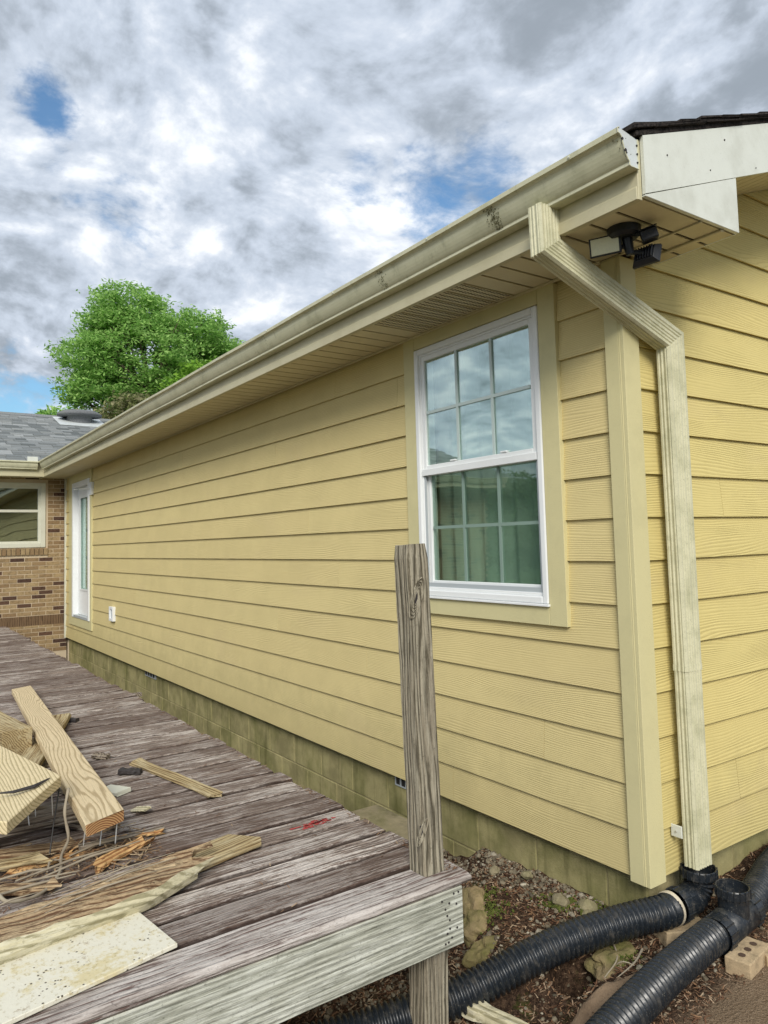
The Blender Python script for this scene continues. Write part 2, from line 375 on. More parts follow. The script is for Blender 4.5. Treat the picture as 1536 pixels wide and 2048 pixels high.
def leafm(name, cols, tr=.35):
    m = bpy.data.materials.new(name); m.use_nodes = True; t = NT(m.node_tree); t.n.clear()
    g = t.node('ShaderNodeNewGeometry'); r = t.node('ShaderNodeValToRGB'); t.l.new(g.outputs['Random Per Island'], r.inputs[0])
    e = r.color_ramp.elements; e[0].color = (*cols[0], 1); e[1].color = (*cols[-1], 1)
    for i, c in enumerate(cols[1:-1]): k = e.new((i + 1) / (len(cols) - 1)); k.color = (*c, 1)
    d = t.node('ShaderNodeBsdfDiffuse'); l = t.node('ShaderNodeBsdfTranslucent'); t.l.new(r.outputs[0], d.inputs[0]); t.l.new(r.outputs[0], l.inputs[0])
    ms = t.node('ShaderNodeMixShader'); ms.inputs[0].default_value = tr; t.l.new(d.outputs[0], ms.inputs[1]); t.l.new(l.outputs[0], ms.inputs[2])
    o = t.node('ShaderNodeOutputMaterial'); t.l.new(ms.outputs[0], o.inputs[0]); return m
M['leaf'] = leafm('bright_green_leaf', [(.16, .33, .08), (.33, .56, .15), (.53, .76, .26), (.23, .43, .11)], .45)
M['leaf_y'] = leafm('yellow_green_leaf', [(.17, .34, .04), (.30, .50, .08), (.22, .42, .06)])
M['leaf_o'] = leafm('olive_leaf', [(.13, .17, .05), (.30, .32, .14), (.40, .36, .22), (.14, .22, .05)])
M['leaf_d'] = leafm('dark_leaf', [(.08, .15, .05), (.17, .27, .09), (.11, .20, .06)])
M['bark'] = painted('bark', (.12, .09, .065), (.06, .045, .03), .5, .9)

# ------------------------------------------------------------------ object helpers
WM = {}
def _link(o, parent, world):
    COL.objects.link(o); WM[o.name] = world.copy()
    if parent is not None:
        o.parent = parent; o.matrix_parent_inverse = WM[parent.name].inverted()
    o.matrix_basis = world
    return o
def T(x=0, y=0, z=0): return Matrix.Translation((x, y, z))
def thing(name, label, cat, loc=(0, 0, 0), group=None, kind=None):
    o = bpy.data.objects.new(name, None); o.empty_display_size = .1
    _link(o, None, T(*loc)); o['label'] = label; o['category'] = cat
    if group: o['group'] = group
    if kind: o['kind'] = kind
    return o
def mesh(name, V, F, m, parent=None, world=None, smooth=False, mats=None, fm=None):
    me = bpy.data.meshes.new(name); me.from_pydata([tuple(v) for v in V], [], F)
    for mm in (mats or [m]): me.materials.append(mm)
    if fm is not None: me.polygons.foreach_set('material_index', fm)
    if smooth: me.polygons.foreach_set('use_smooth', [True] * len(me.polygons))
    me.update()
    o = bpy.data.objects.new(name, me)
    return _link(o, parent, world if world is not None else Matrix.Identity(4))
def inst(name, src, parent, world, m=None):
    o = bpy.data.objects.new(name, src.data)
    return _link(o, parent, world)
def label(o, l, cat=None, group=None, kind=None):
    if l: o['label'] = l
    if cat: o['category'] = cat
    if group: o['group'] = group
    if kind: o['kind'] = kind
    return o
BF = [(0, 3, 2, 1), (4, 5, 6, 7), (0, 1, 5, 4), (1, 2, 6, 5), (2, 3, 7, 6), (3, 0, 4, 7)]
def boxvf(a, b):
    x0, y0, z0 = a; x1, y1, z1 = b
    return [(x0, y0, z0), (x1, y0, z0), (x1, y1, z0), (x0, y1, z0), (x0, y0, z1), (x1, y0, z1), (x1, y1, z1), (x0, y1, z1)], list(BF)
class MB:
    def __init__(s): s.V = []; s.F = []; s.m = []
    def add(s, V, F, mi=0):
        n = len(s.V); s.V += [tuple(v) for v in V]; s.F += [tuple(i + n for i in f) for f in F]; s.m += [mi] * len(F); return s
    def box(s, a, b, mi=0): return s.add(*boxvf(a, b), mi)
    def obj(s, name, m, parent=None, mats=None, smooth=False, world=None, centre=True):
        V = s.V
        if world is None and centre and V:
            c = [(min(v[i] for v in V) + max(v[i] for v in V)) / 2 for i in range(3)]
            V = [(v[0] - c[0], v[1] - c[1], v[2] - c[2]) for v in V]; world = T(*c)
        return mesh(name, V, s.F, m, parent, world, smooth, mats, s.m if mats else None)
def bev(o, w=.002, seg=1):
    b = o.modifiers.new('bevel', 'BEVEL'); b.width = w; b.segments = seg; b.limit_method = 'ANGLE'; return o
def box(name, a, b, m, parent=None, bw=0):
    o = MB().box(a, b).obj(name, m, parent)
    if bw: bev(o, bw)
    return o
def prism(name, poly, axis, a, b, m, parent=None, bw=0):
    """poly: list of 2D points in the plane normal to axis ('x': (y,z); 'y': (x,z); 'z': (x,y))"""
    n = len(poly)
    def P(p, t): return (t, p[0], p[1]) if axis == 'x' else ((p[0], t, p[1]) if axis == 'y' else (p[0], p[1], t))
    V = [P(p, a) for p in poly] + [P(p, b) for p in poly]
    F = [tuple(range(n)), tuple(range(2 * n - 1, n - 1, -1))] + [(i, i + n, (i + 1) % n + n, (i + 1) % n) for i in range(n)]
    o = MB().add(V, F).obj(name, m, parent); fix(o)
    if bw: bev(o, bw)
    return o
def fix(o):
    bm = bmesh.new(); bm.from_mesh(o.data); bmesh.ops.recalc_face_normals(bm, faces=bm.faces); bm.to_mesh(o.data); bm.free()
def axes(p0, p1, up=(0, 0, 1), roll=0):
    """matrix with local X from p0 to p1"""
    p0 = Vector(p0); p1 = Vector(p1); x = (p1 - p0).normalized(); z = Vector(up); y = z.cross(x).normalized(); z = x.cross(y)
    m = Matrix((x, y, z)).transposed().to_4x4(); m = T(*p0) @ m @ Matrix.Rotation(R(roll), 4, 'X'); return m, (p1 - p0).length
def plank_mesh(L, w, h, seg=10, jit=.001, cham=.003, endj=.002, seed=0, taper=1., bow=0., ends=None):
    """board along local X, top at z=0, centred in y; chamfered, slightly uneven; end faces use material slot 1"""
    rs = random.Random(seed)
    prof = [(-w / 2 + cham, 0), (w / 2 - cham, 0), (w / 2, -cham), (w / 2, -h + cham), (w / 2 - cham, -h), (-w / 2 + cham, -h), (-w / 2, -h + cham), (-w / 2, -cham)]
    V = []; F = []; mi = []
    for i in range(seg + 1):
        f = i / seg; tp = 1 + (taper - 1) * f
        for k, (y, z) in enumerate(prof):
            j = jit if 0 < i < seg else endj
            e = 0
            if ends and i == 0: e = ends[0] * (y / w)
            if ends and i == seg: e = ends[1] * (y / w)
            V.append((f * L + (rs.uniform(-endj, endj) * 2 if i in (0, seg) else 0) + e, y * tp + rs.uniform(-j, j), z + rs.uniform(-j, j) + bow * math.sin(f * math.pi)))
    n = 8
    for i in range(seg):
        for k in range(n):
            a = i * n + k; b = i * n + (k + 1) % n; F.append((a, a + n, b + n, b)); mi.append(0)
    F.append(tuple(range(n))); mi.append(1); F.append(tuple(range(seg * n + n - 1, seg * n - 1, -1))); mi.append(1)
    return V, F, mi
def plank(name, p0, p1, w, h, m, parent=None, up=(0, 0, 1), roll=0, mend=None, **k):
    mw, L = axes(p0, p1, up, roll); V, F, mi = plank_mesh(L, w, h, **k)
    o = mesh(name, V, F, m, parent, mw, False, [m, mend or m], mi); fix(o); return o
def tube(pts, rad, n=8, closed=True):
    """tube verts along pts; rad: number or list"""
    V = []; F = []; P = [Vector(p) for p in pts]; prev = None
    for i, p in enumerate(P):
        d = (P[min(i + 1, len(P) - 1)] - P[max(i - 1, 0)]).normalized()
        if prev is None: a = Vector((0, 0, 1)) if abs(d.z) < .9 else Vector((1, 0, 0)); u = d.cross(a).normalized()
        else: u = (prev - d * prev.dot(d)).normalized()
        prev = u; v = d.cross(u); r = rad[i] if isinstance(rad, (list, tuple)) else rad
        V += [p + (u * math.cos(2 * math.pi * k / n) + v * math.sin(2 * math.pi * k / n)) * r for k in range(n)]
    for i in range(len(P) - 1):
        for k in range(n): F.append((i * n + k, i * n + (k + 1) % n, (i + 1) * n + (k + 1) % n, (i + 1) * n + k))
    if closed: F.append(tuple(range(n - 1, -1, -1))); F.append(tuple(range((len(P) - 1) * n, len(P) * n)))
    return V, F
def catmull(pts, step):
    P = [Vector(p) for p in pts]; P = [2 * P[0] - P[1]] + P + [2 * P[-1] - P[-2]]; out = []
    for i in range(1, len(P) - 2):
        n = 40
        for k in range(n):
            s = k / n; a, b, c, d = P[i - 1:i + 3]
            out.append(.5 * ((2 * b) + (c - a) * s + (2 * a - 5 * b + 4 * c - d) * s * s + (3 * b - a - 3 * c + d) * s ** 3))
    out.append(P[-2]); res = [out[0]]; acc = 0
    for a, b in zip(out, out[1:]):
        L = (b - a).length; pos = step - acc
        while pos <= L: res.append(a + (b - a) * (pos / L)); pos += step
        acc = (acc + L) % step
    return res

# ------------------------------------------------------------------ ground
def gh(x, y):
    """height of the soil"""
    def sst(a, b, v): v = min(1, max(0, (v - a) / (b - a))); return v * v * (3 - 2 * v)
    z = -.195 + .09 * sst(.15, 1.0, y) * sst(-.2, .0, x)
    z -= .018 * sst(.1, .45, x) * sst(.6, -.3, y)
    # ground drops at the broken ledge towards the space beneath the deck
    e = (x + .95) * .62 + (y + .20) * .78 + .05 * noise.noise(Vector((x * 7, y * 7, 0)))
    drop = sst(.17, .02, e) if x < -.12 else sst(-.44, -.62, y + .06 * noise.noise(Vector((x * 8, y * 8, 3)))) * .8
    z -= .13 * drop
    z -= .55 * sst(-1.60, -1.85, x)
    # washed-out hollow below the first pipe
    d = math.hypot((x + .03) / .11, (y + .38) / .13); z -= .17 * sst(1.25, .5, d)
    z += .022 * noise.noise(Vector((x * 5, y * 5, 1))) + .012 * noise.noise(Vector((x * 17, y * 17, 5))) * (1 if x < .35 else .3)
    return z
xs = sorted(set([round(v, 4) for v in np.arange(-2.2, 1.6, .025)] + [round(v, 3) for v in np.arange(-14, -2.2, .4)] + [round(v, 3) for v in np.arange(1.6, 8, .5)] + [-600, -200, -80, -40, -22, 12, 25, 60, 200, 600]))
ys = sorted(set([round(v, 4) for v in np.arange(-2.2, 2.0, .025)] + [round(v, 3) for v in np.arange(-8, -2.2, .4)] + [round(v, 3) for v in np.arange(2.0, 9, .5)] + [-600, -200, -80, -30, -14, 14, 30, 80, 200, 600]))
GV = [(x, y, gh(x, y)) for x in xs for y in ys]; ny = len(ys)
GF = [(i * ny + j, (i + 1) * ny + j, (i + 1) * ny + j + 1, i * ny + j + 1) for i in range(len(xs) - 1) for j in range(ny - 1)]
g = mesh('ground', GV, GF, M['soil'], smooth=True); g['kind'] = 'structure'

# ------------------------------------------------------------------ siding house
C = .1778
LX = -10.60
H = thing('yellow_house', 'long low house wing clad in pale yellow lap siding on a mossy block foundation', 'house', (0, 0, -.2))
# --- siding boards
def clip(poly, f):
    """keep the part of a polygon where f(p) >= 0"""
    out = []
    for a, b in zip(poly, poly[1:] + poly[:1]):
        fa, fb = f(a), f(b)
        if fa >= 0: out.append(a)
        if (fa >= 0) != (fb >= 0): s = fa / (fa - fb); out.append((a[0] + (b[0] - a[0]) * s, a[1] + (b[1] - a[1]) * s))
    return out
def lapboard(side, u0, u1, z0, z1, zb, m, cut=None):
    """one lap board; the face leans out towards its lower edge. side 'a': u is x; side 'b': u is y. zb = the course base"""
    poly = [(u0, z0), (u1, z0), (u1, z1), (u0, z1)]
    if cut: poly = clip(poly, cut)
    if len(poly) < 3: return
    def front(z): return -.0275 + (z - zb) / (C + .02) * .0150
    V = []
    for u, z in poly: V.append((u, front(z), z))
    for u, z in poly: V.append((u, front(z) + .0080, z))
    n = len(poly); F = [tuple(range(n)), tuple(range(2 * n - 1, n - 1, -1))] + [(i, i + n, (i + 1) % n + n, (i + 1) % n) for i in range(n)]
    if side == 'b': V = [(-y, u, z) for u, y, z in V]
    o = MB().add(V, F).obj('siding_board', m, H); fix(o); return o
def course(side, k, u0, u1, holes, m, seed, cut=None):
    """holes: (ua, ub, za, zb) openings"""
    zb = k * C; zt = zb + C + .02
    L = 3.66; j = u1 - [1.1, 2.6, .45, 1.9, 3.1, 1.5, 2.2][(k + seed) % 7]; js = [u1]
    while j > u0 + .15: js.append(j); j -= L
    js.append(u0)
    for b, a in zip(js, js[1:]):
        segs = [(a + .0012, b - .0012)]
        for ha, hb, za, zc in holes:
            if zc <= zb or za >= zt: continue
            ns = []
            for s0, s1 in segs:
                if hb <= s0 or ha >= s1: ns.append((s0, s1)); continue
                if s0 < ha: ns.append((s0, ha))
                if s1 > hb: ns.append((hb, s1))
                m0, m1 = max(s0, ha), min(s1, hb)
                if za > zb + .01 and m1 - m0 > .02: lapboard(side, m0, m1, zb, za, zb, m, cut)
            segs = ns
        for s0, s1 in segs:
            if s1 - s0 > .01: lapboard(side, s0, s1, zb, zt, zb, m, cut)
WIN = (-1.353, -.418, 1.052, 2.415)
DOOR = (-10.0, -8.936, .362, 2.366)
for k in range(14):
    course('a', k, LX, -.0505, [WIN, DOOR], M['siding_a'], 0)
GAB = 3.7
def gz(y): return 2.664 + .36 * (y if y < GAB else 2 * GAB - y)
for k in range(23):
    course('b', k, .0605, 2 * GAB, [], M['siding_b'], 3, cut=lambda p: gz(p[0]) + .01 - p[1])
# structural shell behind the boards (sheathing)
sh = MB()
def ring(x0, x1, z0, z1, h):   # wall with an opening, thin sheet y -.003..+.10
    ha, hb, za, zc = h
    sh.box((x0, -.003, z0), (ha, .10, z1)); sh.box((hb, -.003, z0), (x1, .10, z1)); sh.box((ha, -.003, z0), (hb, .10, za)); sh.box((ha, -.003, zc), (hb, .10, z1))
ring(LX, -5.0, .01, 2.6, (DOOR[0] + .0, DOOR[1], DOOR[2], DOOR[3])); ring(-5.0, .003, .01, 2.6, WIN)
sh.box((-.1, .1, .01), (.003, 2 * GAB, 2.6))
o = sh.obj('sheathing', M['room'], H)
prism('gable_sheathing', [(.0, 2.6), (2 * GAB, 2.6), (GAB, gz(GAB))], 'x', -.1, .003, M['room'], H)
# --- corner trim and other boards
box('corner_trim', (-.050, -.042, -.014), (.0165, -.0245, 2.49), M['trim'], H, .0015)
box('corner_trim', (.0245, -.0405, -.014), (.042, .060, 2.49), M['trim'], H, .0015)
box('corner_trim', (.0165, -.042, -.014), (.0245, -.0245, 2.49), M['trim'], H, .002)
def trimset(x0, x1, z0, z1, wl, wr, wt, wb, yf=-.042):
    for nm, a, b in (('trim_board', (x0, z0), (x0 + wl, z1)), ('trim_board', (x1 - wr, z0), (x1, z1)),
                     ('trim_board', (x0 + wl + .0015, z1 - wt), (x1 - wr - .0015, z1)), ('trim_board', (x0 + wl + .0015, z0), (x1 - wr - .0015, z0 + wb))):
        box(nm, (a[0], yf, a[1]), (b[0], -.012, b[1]), M['trim'], H, .0015)
trimset(-1.453, -.315, .957, 2.4885, .098, .101, .070, .093)
trimset(-10.28, -8.85, .236, 2.488, .278, .085, .120, .124)
box('corner_post', (-10.60, -.045, -.01), (-10.565, -.012, 2.49), M['vinyl_old'], H, .001)
o = box('frieze_board', (LX + .04, -.034, 2.4935), (.40, -.026, 2.4985), M['soffit'], H)
# --- window
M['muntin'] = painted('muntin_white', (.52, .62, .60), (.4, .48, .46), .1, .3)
M['muntin_low'] = painted('muntin_screen_dimmed', (.22, .31, .265), (.18, .24, .2), .1, .4)  # lower muntins: the insect screen's dimming is painted into this darker colour
def window(x0, x1, z0, z1):
    w = MB(); f = .033; y0 = -.047; y1 = .03
    # moulded flange frame, two steps
    for (a, b, c, d) in ((x0, z0, x0 + f, z1), (x1 - f, z0, x1, z1), (x0 + f, z1 - f, x1 - f, z1), (x0 + f, z0, x1 - f, z0 + f)):
        w.box((a, y0, b), (c, y1, d))
    o = bev(w.obj('window_frame', M['vinyl'], H), .006, 2)
    i = MB(); g = .010; X0, X1, Z0, Z1 = x0 + f, x1 - f, z0 + f, z1 - f
    for (a, b, c, d) in ((X0, Z0, X0 + g, Z1), (X1 - g, Z0, X1, Z1), (X0 + g, Z1 - g, X1 - g, Z1), (X0 + g, Z0, X1 - g, Z0 + g * 1.5)):
        i.box((a, -.034, b), (c, y1 + .03, d))
    bev(i.obj('inner_frame', M['vinyl'], o), .002)
    zm = 1.735
    X0 += g; X1 -= g; Z0 += g * 1.5; Z1 -= g
    def sash(za, zb, y, m, gm, bot):
        s = MB(); k = .027
        for (a, b, c, d) in ((X0, za, X0 + k, zb), (X1 - k, za, X1, zb), (X0 + k, zb - k, X1 - k, zb), (X0 + k, za, X1 - k, za + k * (1.25 if bot else 1))):
            s.box((a, y, b), (c, y + .03, d))
        so = bev(s.obj('sash', M['vinyl'], H), .0025)
        label(so, 'lower sash behind the insect screen' if bot else 'upper sash reflecting the clouds')
        gx0, gx1, gz0, gz1 = X0 + k, X1 - k, za + k * (1.25 if bot else 1), zb - k
        box('pane', (gx0, y + .012, gz0), (gx1, y + .015, gz1), gm, so)
        for q in (1, 2):
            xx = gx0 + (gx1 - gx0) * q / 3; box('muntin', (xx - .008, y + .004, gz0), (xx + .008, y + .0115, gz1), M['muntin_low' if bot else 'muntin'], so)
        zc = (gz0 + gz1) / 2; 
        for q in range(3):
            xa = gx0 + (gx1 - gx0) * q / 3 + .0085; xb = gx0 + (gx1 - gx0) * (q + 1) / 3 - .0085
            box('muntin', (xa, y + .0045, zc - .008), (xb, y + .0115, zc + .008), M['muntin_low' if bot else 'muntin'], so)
    sash(zm - .0, Z1, -.030, M['vinyl'], M['glass'], False)
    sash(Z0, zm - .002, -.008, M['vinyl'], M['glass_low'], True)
    # screen frame over the lower half
    s = MB(); 
    for (a, b, c, d) in ((X0 - .002, Z0, X0 + .012, zm - .02), (X1 - .012, Z0, X1 + .002, zm - .02), (X0 + .012, Z0, X1 - .012, Z0 + .022)):
        s.box((a, -.028, b), (c, -.020, d))
    s.obj('screen_frame', M['capgrey'], H)
    box('meeting_rail', (X0 - .002, -.041, zm - .030), (X1 + .002, -.0305, zm + .006), M['vinyl'], H, .002)
    for xx in (X0 + .25, X1 - .22): box('sash_latch', (xx - .022, -.034, zm + .0285), (xx + .022, -.012, zm + .038), M['vinyl'], H, .003)
M['capgrey'] = painted('grey_screen_frame', (.42, .46, .48), (.3, .3, .3), .1, .4)
window(*WIN)
box('sill_flange', (-1.361, -.056, 1.040), (-.410, -.012, 1.0515), M['vinyl'], H, .002)
# curtains + dim room
room = MB()
room.box((-4.6, 3.0, .1), (-.15, 3.05, 2.45)); room.box((-4.65, .11, .1), (-4.6, 3.0, 2.45)); room.box((-.15, .11, .1), (-.102, 3.0, 2.45)); room.box((-4.6, .11, .05), (-.15, 3.0, .1)); room.box((-4.6, .11, 2.45), (-.15, 3.0, 2.5))
room.obj('room_interior', M['room'], H)
def drape(x0, x1, y, z0, z1, amp, waves, skew=0):
    V = []; F = []; nx = 60; nz = 6
    for i in range(nx + 1):
        for j in range(nz + 1):
            f = i / nx; h = j / nz
            V.append((x0 + (x1 - x0) * f + skew * (1 - h) * (1 - f), y + amp * math.sin(f * waves * 6.28 + .6 * math.sin(h * 3)), z0 + (z1 - z0) * h))
    for i in range(nx):
        for j in range(nz): a = i * (nz + 1) + j; F.append((a, a + nz + 1, a + nz + 2, a + 1))
    o = mesh('curtain', V, F, M['curtain'], H, None, True); return o
drape(-2.1, -.25, .17, .9, 2.42, .022, 15)
# --- door (seen at a grazing angle)
dx0, dx1, dz0, dz1 = DOOR
fr = MB()
for (a, b, c, d) in ((dx0, dz0, dx0 + .07, dz1), (dx1 - .07, dz0, dx1, dz1), (dx0 + .07, dz1 - .07, dx1 - .07, dz1)):
    fr.box((a, -.058, b), (c, .09, d))
o = bev(fr.obj('door_frame', M['vinyl'], H), .004)
box('door_threshold', (dx0 + .07, -.05, dz0), (dx1 - .07, .09, dz0 + .035), M['capgrey'], H)
d = MB(); a0, a1, b0, b1 = dx0 + .073, dx1 - .073, dz0 + .038, dz1 - .073
for (a, b, c, e) in ((a0, b0, a0 + .14, b1), (a1 - .14, b0, a1, b1), (a0 + .14, b1 - .14, a1 - .14, b1), (a0 + .14, b0, a1 - .14, b0 + .36)):
    d.box((a, .02, b), (c, .065, e))
do = bev(d.obj('door', M['vinyl'], H), .003)
box('pane', (a0 + .145, .035, b0 + .365), (a1 - .145, .042, b1 - .145), M['glass'], do)
li = MB()
for (a, b, c, e) in ((a0 + .14, b0 + .36, a0 + .165, b1 - .14), (a1 - .165, b0 + .36, a1 - .14, b1 - .14), (a0 + .165, b1 - .165, a1 - .165, b1 - .14), (a0 + .165, b0 + .36, a1 - .165, b0 + .385)):
    li.box((a, .010, b), (c, .0195, e))
li.obj('glass_trim', M['vinyl'], do)
box('door_blind', (a0 + .13, .046, b0 + .35), (a1 - .13, .050, b1 - .13), M['curtain'], H)
# --- eave: soffit strips, fascia, gutter
SZ = 2.50
x = .398; ribs = []
k = 0
while x > LX - .2:
    x0 = max(x - .119, LX - .2)
    V, F = boxvf((x0 + .007, -.383, SZ), (x - .007, .195 if x0 > .035 else -.0345, SZ + .006))
    b = MB().add(V, F)
    if 6.5 < k - .5 < 13:   # vented strips have rows of slots
        for r in range(3):
            for q in range(16):
                yy = -.365 + q * .0195; xx = x0 + .022 + r * .034
                b.add([(xx, yy, SZ - .0015), (xx + .016, yy + .010, SZ - .0015), (xx + .020, yy + .006, SZ - .0015), (xx + .004, yy - .004, SZ - .0015), (xx, yy, SZ + .001), (xx + .016, yy + .010, SZ + .001), (xx + .020, yy + .006, SZ + .001), (xx + .004, yy - .004, SZ + .001)], BF, 1)
    o = b.obj('soffit_panel', M['soffit'], H, [M['soffit'], M['shingle_dark']])
    if 6.5 < k - .5 < 13: o['label'] = 'perforated soffit strip with rows of slots'
    x -= .119; k += 1
box('soffit_backing', (LX - .2, -.39, SZ + .016), (.4, .19, SZ + .021), M['ledger_wood'], H)
box('soffit_trim', (.043, .10, SZ - .010), (.40, .122, SZ - .001), M['soffit'], H, .002)
box('soffit_trim', (LX, -.0475, SZ - .012), (-.052, -.0355, SZ - .001), M['soffit'], H, .001)
prism('fascia', [(-.405, 2.487), (-.385, 2.487), (-.385, 2.70), (-.405, 2.70)], 'x', LX - .0, .4025, M['alu'], H, .0015)
prism('fascia_lip', [(-.412, 2.487), (-.4055, 2.487), (-.4055, 2.527), (-.409, 2.535), (-.412, 2.527)], 'x', LX, .400, M['alu'], H, .001)
# gutter: K-style profile swept along x, real thickness
KP = [(-.408, 2.692), (-.408, 2.588), (-.451, 2.588), (-.456, 2.591), (-.456, 2.602), (-.463, 2.609), (-.468, 2.616), (-.475, 2.628), (-.481, 2.641), (-.486, 2.655), (-.489, 2.668), (-.493, 2.679), (-.500, 2.685), (-.511, 2.688), (-.513, 2.704), (-.503, 2.708), (-.500, 2.701)]
def gutter_run(axis, a, b, prof, name, parent, m):
    n = len(prof); inner = [(p[0] + (.003 if i > 1 else -.003) * (1 if True else 0), p[1] + .003) for i, p in enumerate(prof)]
    N = 24; V = []; F = []
    for s in range(N + 1):
        t_ = a + (b - a) * s / N; wob = .0015 * math.sin(s * 1.7)
        for lst in (prof, inner):
            for p in lst:
                V.append((t_, p[0], p[1] + wob) if axis == 'x' else (p[0], t_, p[1] + wob))
    m2 = 2 * n
    for s in range(N):
        A = s * m2; B = A + m2
        for i in range(n - 1):
            F.append((A + i, B + i, B + i + 1, A + i + 1)); F.append((A + n + i, A + n + i + 1, B + n + i + 1, B + n + i))
    o = mesh(name, V, F, m, parent); return o
GU = gutter_run('x', -10.12, .405, KP, 'gutter', H, M['gutter']); label(GU, 'cream rain gutter streaked with dark mildew')
ep = [(p[0], p[1]) for p in KP[:16]]
cap = prism('end_cap', ep, 'x', .4055, .4085, M['capwhite'], GU)
rim = MB(); V, F = tube([(.4095, p[0], p[1]) for p in KP[:16]], .0022, 6); rim.add(V, F); rim.obj('end_cap_seam', M['dark_metal'] if False else M['gutter'], GU)
for i in range(1, 9, 2):
    p = KP[i]; 
for (yy, zz, s) in ((-.490, 2.672, .005), (-.476, 2.636, .006), (-.472, 2.628, .004), (-.413, 2.67, .003), (-.413, 2.64, .003), (-.413, 2.61, .003)):
    b = MB(); V, F = tube([(.4088, yy, zz), (.4125, yy, zz)], s, 7); b.add(V, F); b.obj('cap_rivet', M['nailhead'], GU)
for i in range(13):
    xx = .20 - i * .82
    b = MB(); V, F = tube([(xx, -.5105, 2.697), (xx, -.514, 2.697)], .0055, 8); b.add(V, F); V, F = tube([(xx, -.514, 2.697), (xx, -.517, 2.697)], .003, 6); b.add(V, F); b.obj('gutter_screw', M['white_metal'], GU)
# mould stain drips: slightly raised crust on the gutter face below two seams
cr = MB()
for cx, n in ((.02 - .25, 150), (-1.03, 90), (-2.35, 16), (.392, 10)):
    for i in range(n):
        zz = random.uniform(2.60, 2.688); f = (zz - 2.60) / .09
        yy = np.interp(zz, [2.588, 2.591, 2.602, 2.611, 2.642, 2.674, 2.684], [-.451, -.456, -.456, -.465, -.482, -.493, -.500])
        xx = cx + random.gauss(0, .006 + .012 * (1 - abs(f - .5))) + .02 * (1 - f); s = random.uniform(.0008, .0022)
        cr.add(*boxvf((xx - s, yy - .0011, zz - s * 1.5), (xx + s * random.uniform(.4, 1), yy - .0002, zz + s)))
M['mildew'] = painted('mildew', (.13, .125, .06), (.05, .045, .025), .5, .9)
o = cr.obj('mildew_crust', M['mildew'], GU); o['kind'] = 'stuff'
# rake side
slope = .366
def rz(y, base): return base + slope * y
RY0, RY1 = -.405, GAB
for sgn in (1, -1):
    def yy(y): return y if sgn == 1 else 2 * GAB - y
    a, b = RY0 + .02, GAB
    pl = [(yy(a), rz(a, 2.648)), (yy(b), rz(b, 2.648)), (yy(b), rz(b, 2.853)), (yy(a), rz(a, 2.853))]
    o = prism('rake_board', pl, 'x', .4035, .4165, M['white_metal'], H)
    # rake soffit strips
    s0 = .205 if sgn == 1 else -.3; nst = 0; y_ = s0
    while y_ < GAB - .01:
        y2 = min(y_ + .119, GAB)
        pl = [(yy(y_ + .004), 2.664 + .36 * (y_ + .004)), (yy(y2 - .004), 2.664 + .36 * (y2 - .004)), (yy(y2 - .004), 2.672 + .36 * (y2 - .004)), (yy(y_ + .004), 2.672 + .36 * (y_ + .004))]
        prism('soffit_panel', pl, 'x', .030, .402, M['soffit'], H); y_ = y2
    # roof deck slab
    a = RY0 - .02; b = GAB
    pl = [(yy(a), rz(a, 2.855)), (yy(b), rz(b, 2.855)), (yy(b), rz(b, 2.872)), (yy(a), rz(a, 2.872))]
    prism('roof_deck', pl, 'x', -14.2, .418, M['shingle_dark'], H)
pl = [(-.384, rz(-.384, 2.649) - .004), (-.384, 2.4995), (.200, 2.4995), (.200, rz(.200, 2.649) - .002)]
o = prism('eave_return', pl, 'x', .399, .4150, M['white_metal'], H, .0012); label(o, 'white boxed return below the rake board')
box('eave_return_back', (.043, .196, 2.4995), (.3985, .2045, 2.735), M['white_metal'], H)
for (yy_, zz_, s) in ((.13, 2.85, .0035), (.02, 2.70, .0025), (.75, 2.98, .003), (-.25, 2.68, .003), (.35, 2.80, .0025)):
    b = MB(); V, F = tube([(.4165, yy_, zz_), (.419, yy_, zz_)], s, 7); b.add(V, F); b.obj('nail_head', M['nailhead'], H)
# shingles: the courses at the rake edge piece by piece, the rest of the roof by course
def shingle_piece(x0, x1, ya, rise=.0, seed=0, thick=.007, sgn=1, nseg=5):
    rs = random.Random(seed); V = []; F = []
    L = .30
    for i in range(nseg + 1):
        f = i / nseg; xx = x0 + (x1 - x0) * f; d = rs.uniform(-.003, .003); e = rs.uniform(-.008, .008)
        for (dy, dz) in ((0 + e, thick * 1.8), (L, .004), (L, -.002), (0 + e, thick * .5)):
            y = ya + dy; V.append((xx + (rs.uniform(-.004, .006) if i == nseg else 0), y if sgn == 1 else 2 * GAB - y, rz(y, 2.8735) + dz + d + rise))
    for i in range(nseg):
        for k in range(4): F.append((i * 4 + k, (i + 1) * 4 + k, (i + 1) * 4 + (k + 1) % 4, i * 4 + (k + 1) % 4))
    F.append((0, 1, 2, 3)); F.append((nseg * 4 + 3, nseg * 4 + 2, nseg * 4 + 1, nseg * 4))
    return V, F
y_ = RY0 - .045; i = 0
while y_ < GAB - .02:
    for r, m_ in ((0, .0), (1, .0)):
        x1 = .428 + random.uniform(-.006, .012) ; x0 = -.5 - random.uniform(0, .3)
        V, F = shingle_piece(x0, x1, y_ + r * .004, r * .008 + random.uniform(0, .003), i * 7 + r)
        o = mesh('shingle', V, F, M['shingle_dark'], H); fix(o)
    i += 1; y_ += .135
rest = MB()
for sgn in (1, -1):
    y_ = RY0 - .045; i = 0
    while y_ < GAB - .02:
        V, F = shingle_piece(-14.1, -.9 if sgn == 1 else .43, y_, .004, i, .007, sgn, 30); rest.add(V, F); i += 1; y_ += .135
o = rest.obj('shingle_courses', M['shingle'], H); fix(o); o['kind'] = 'stuff'
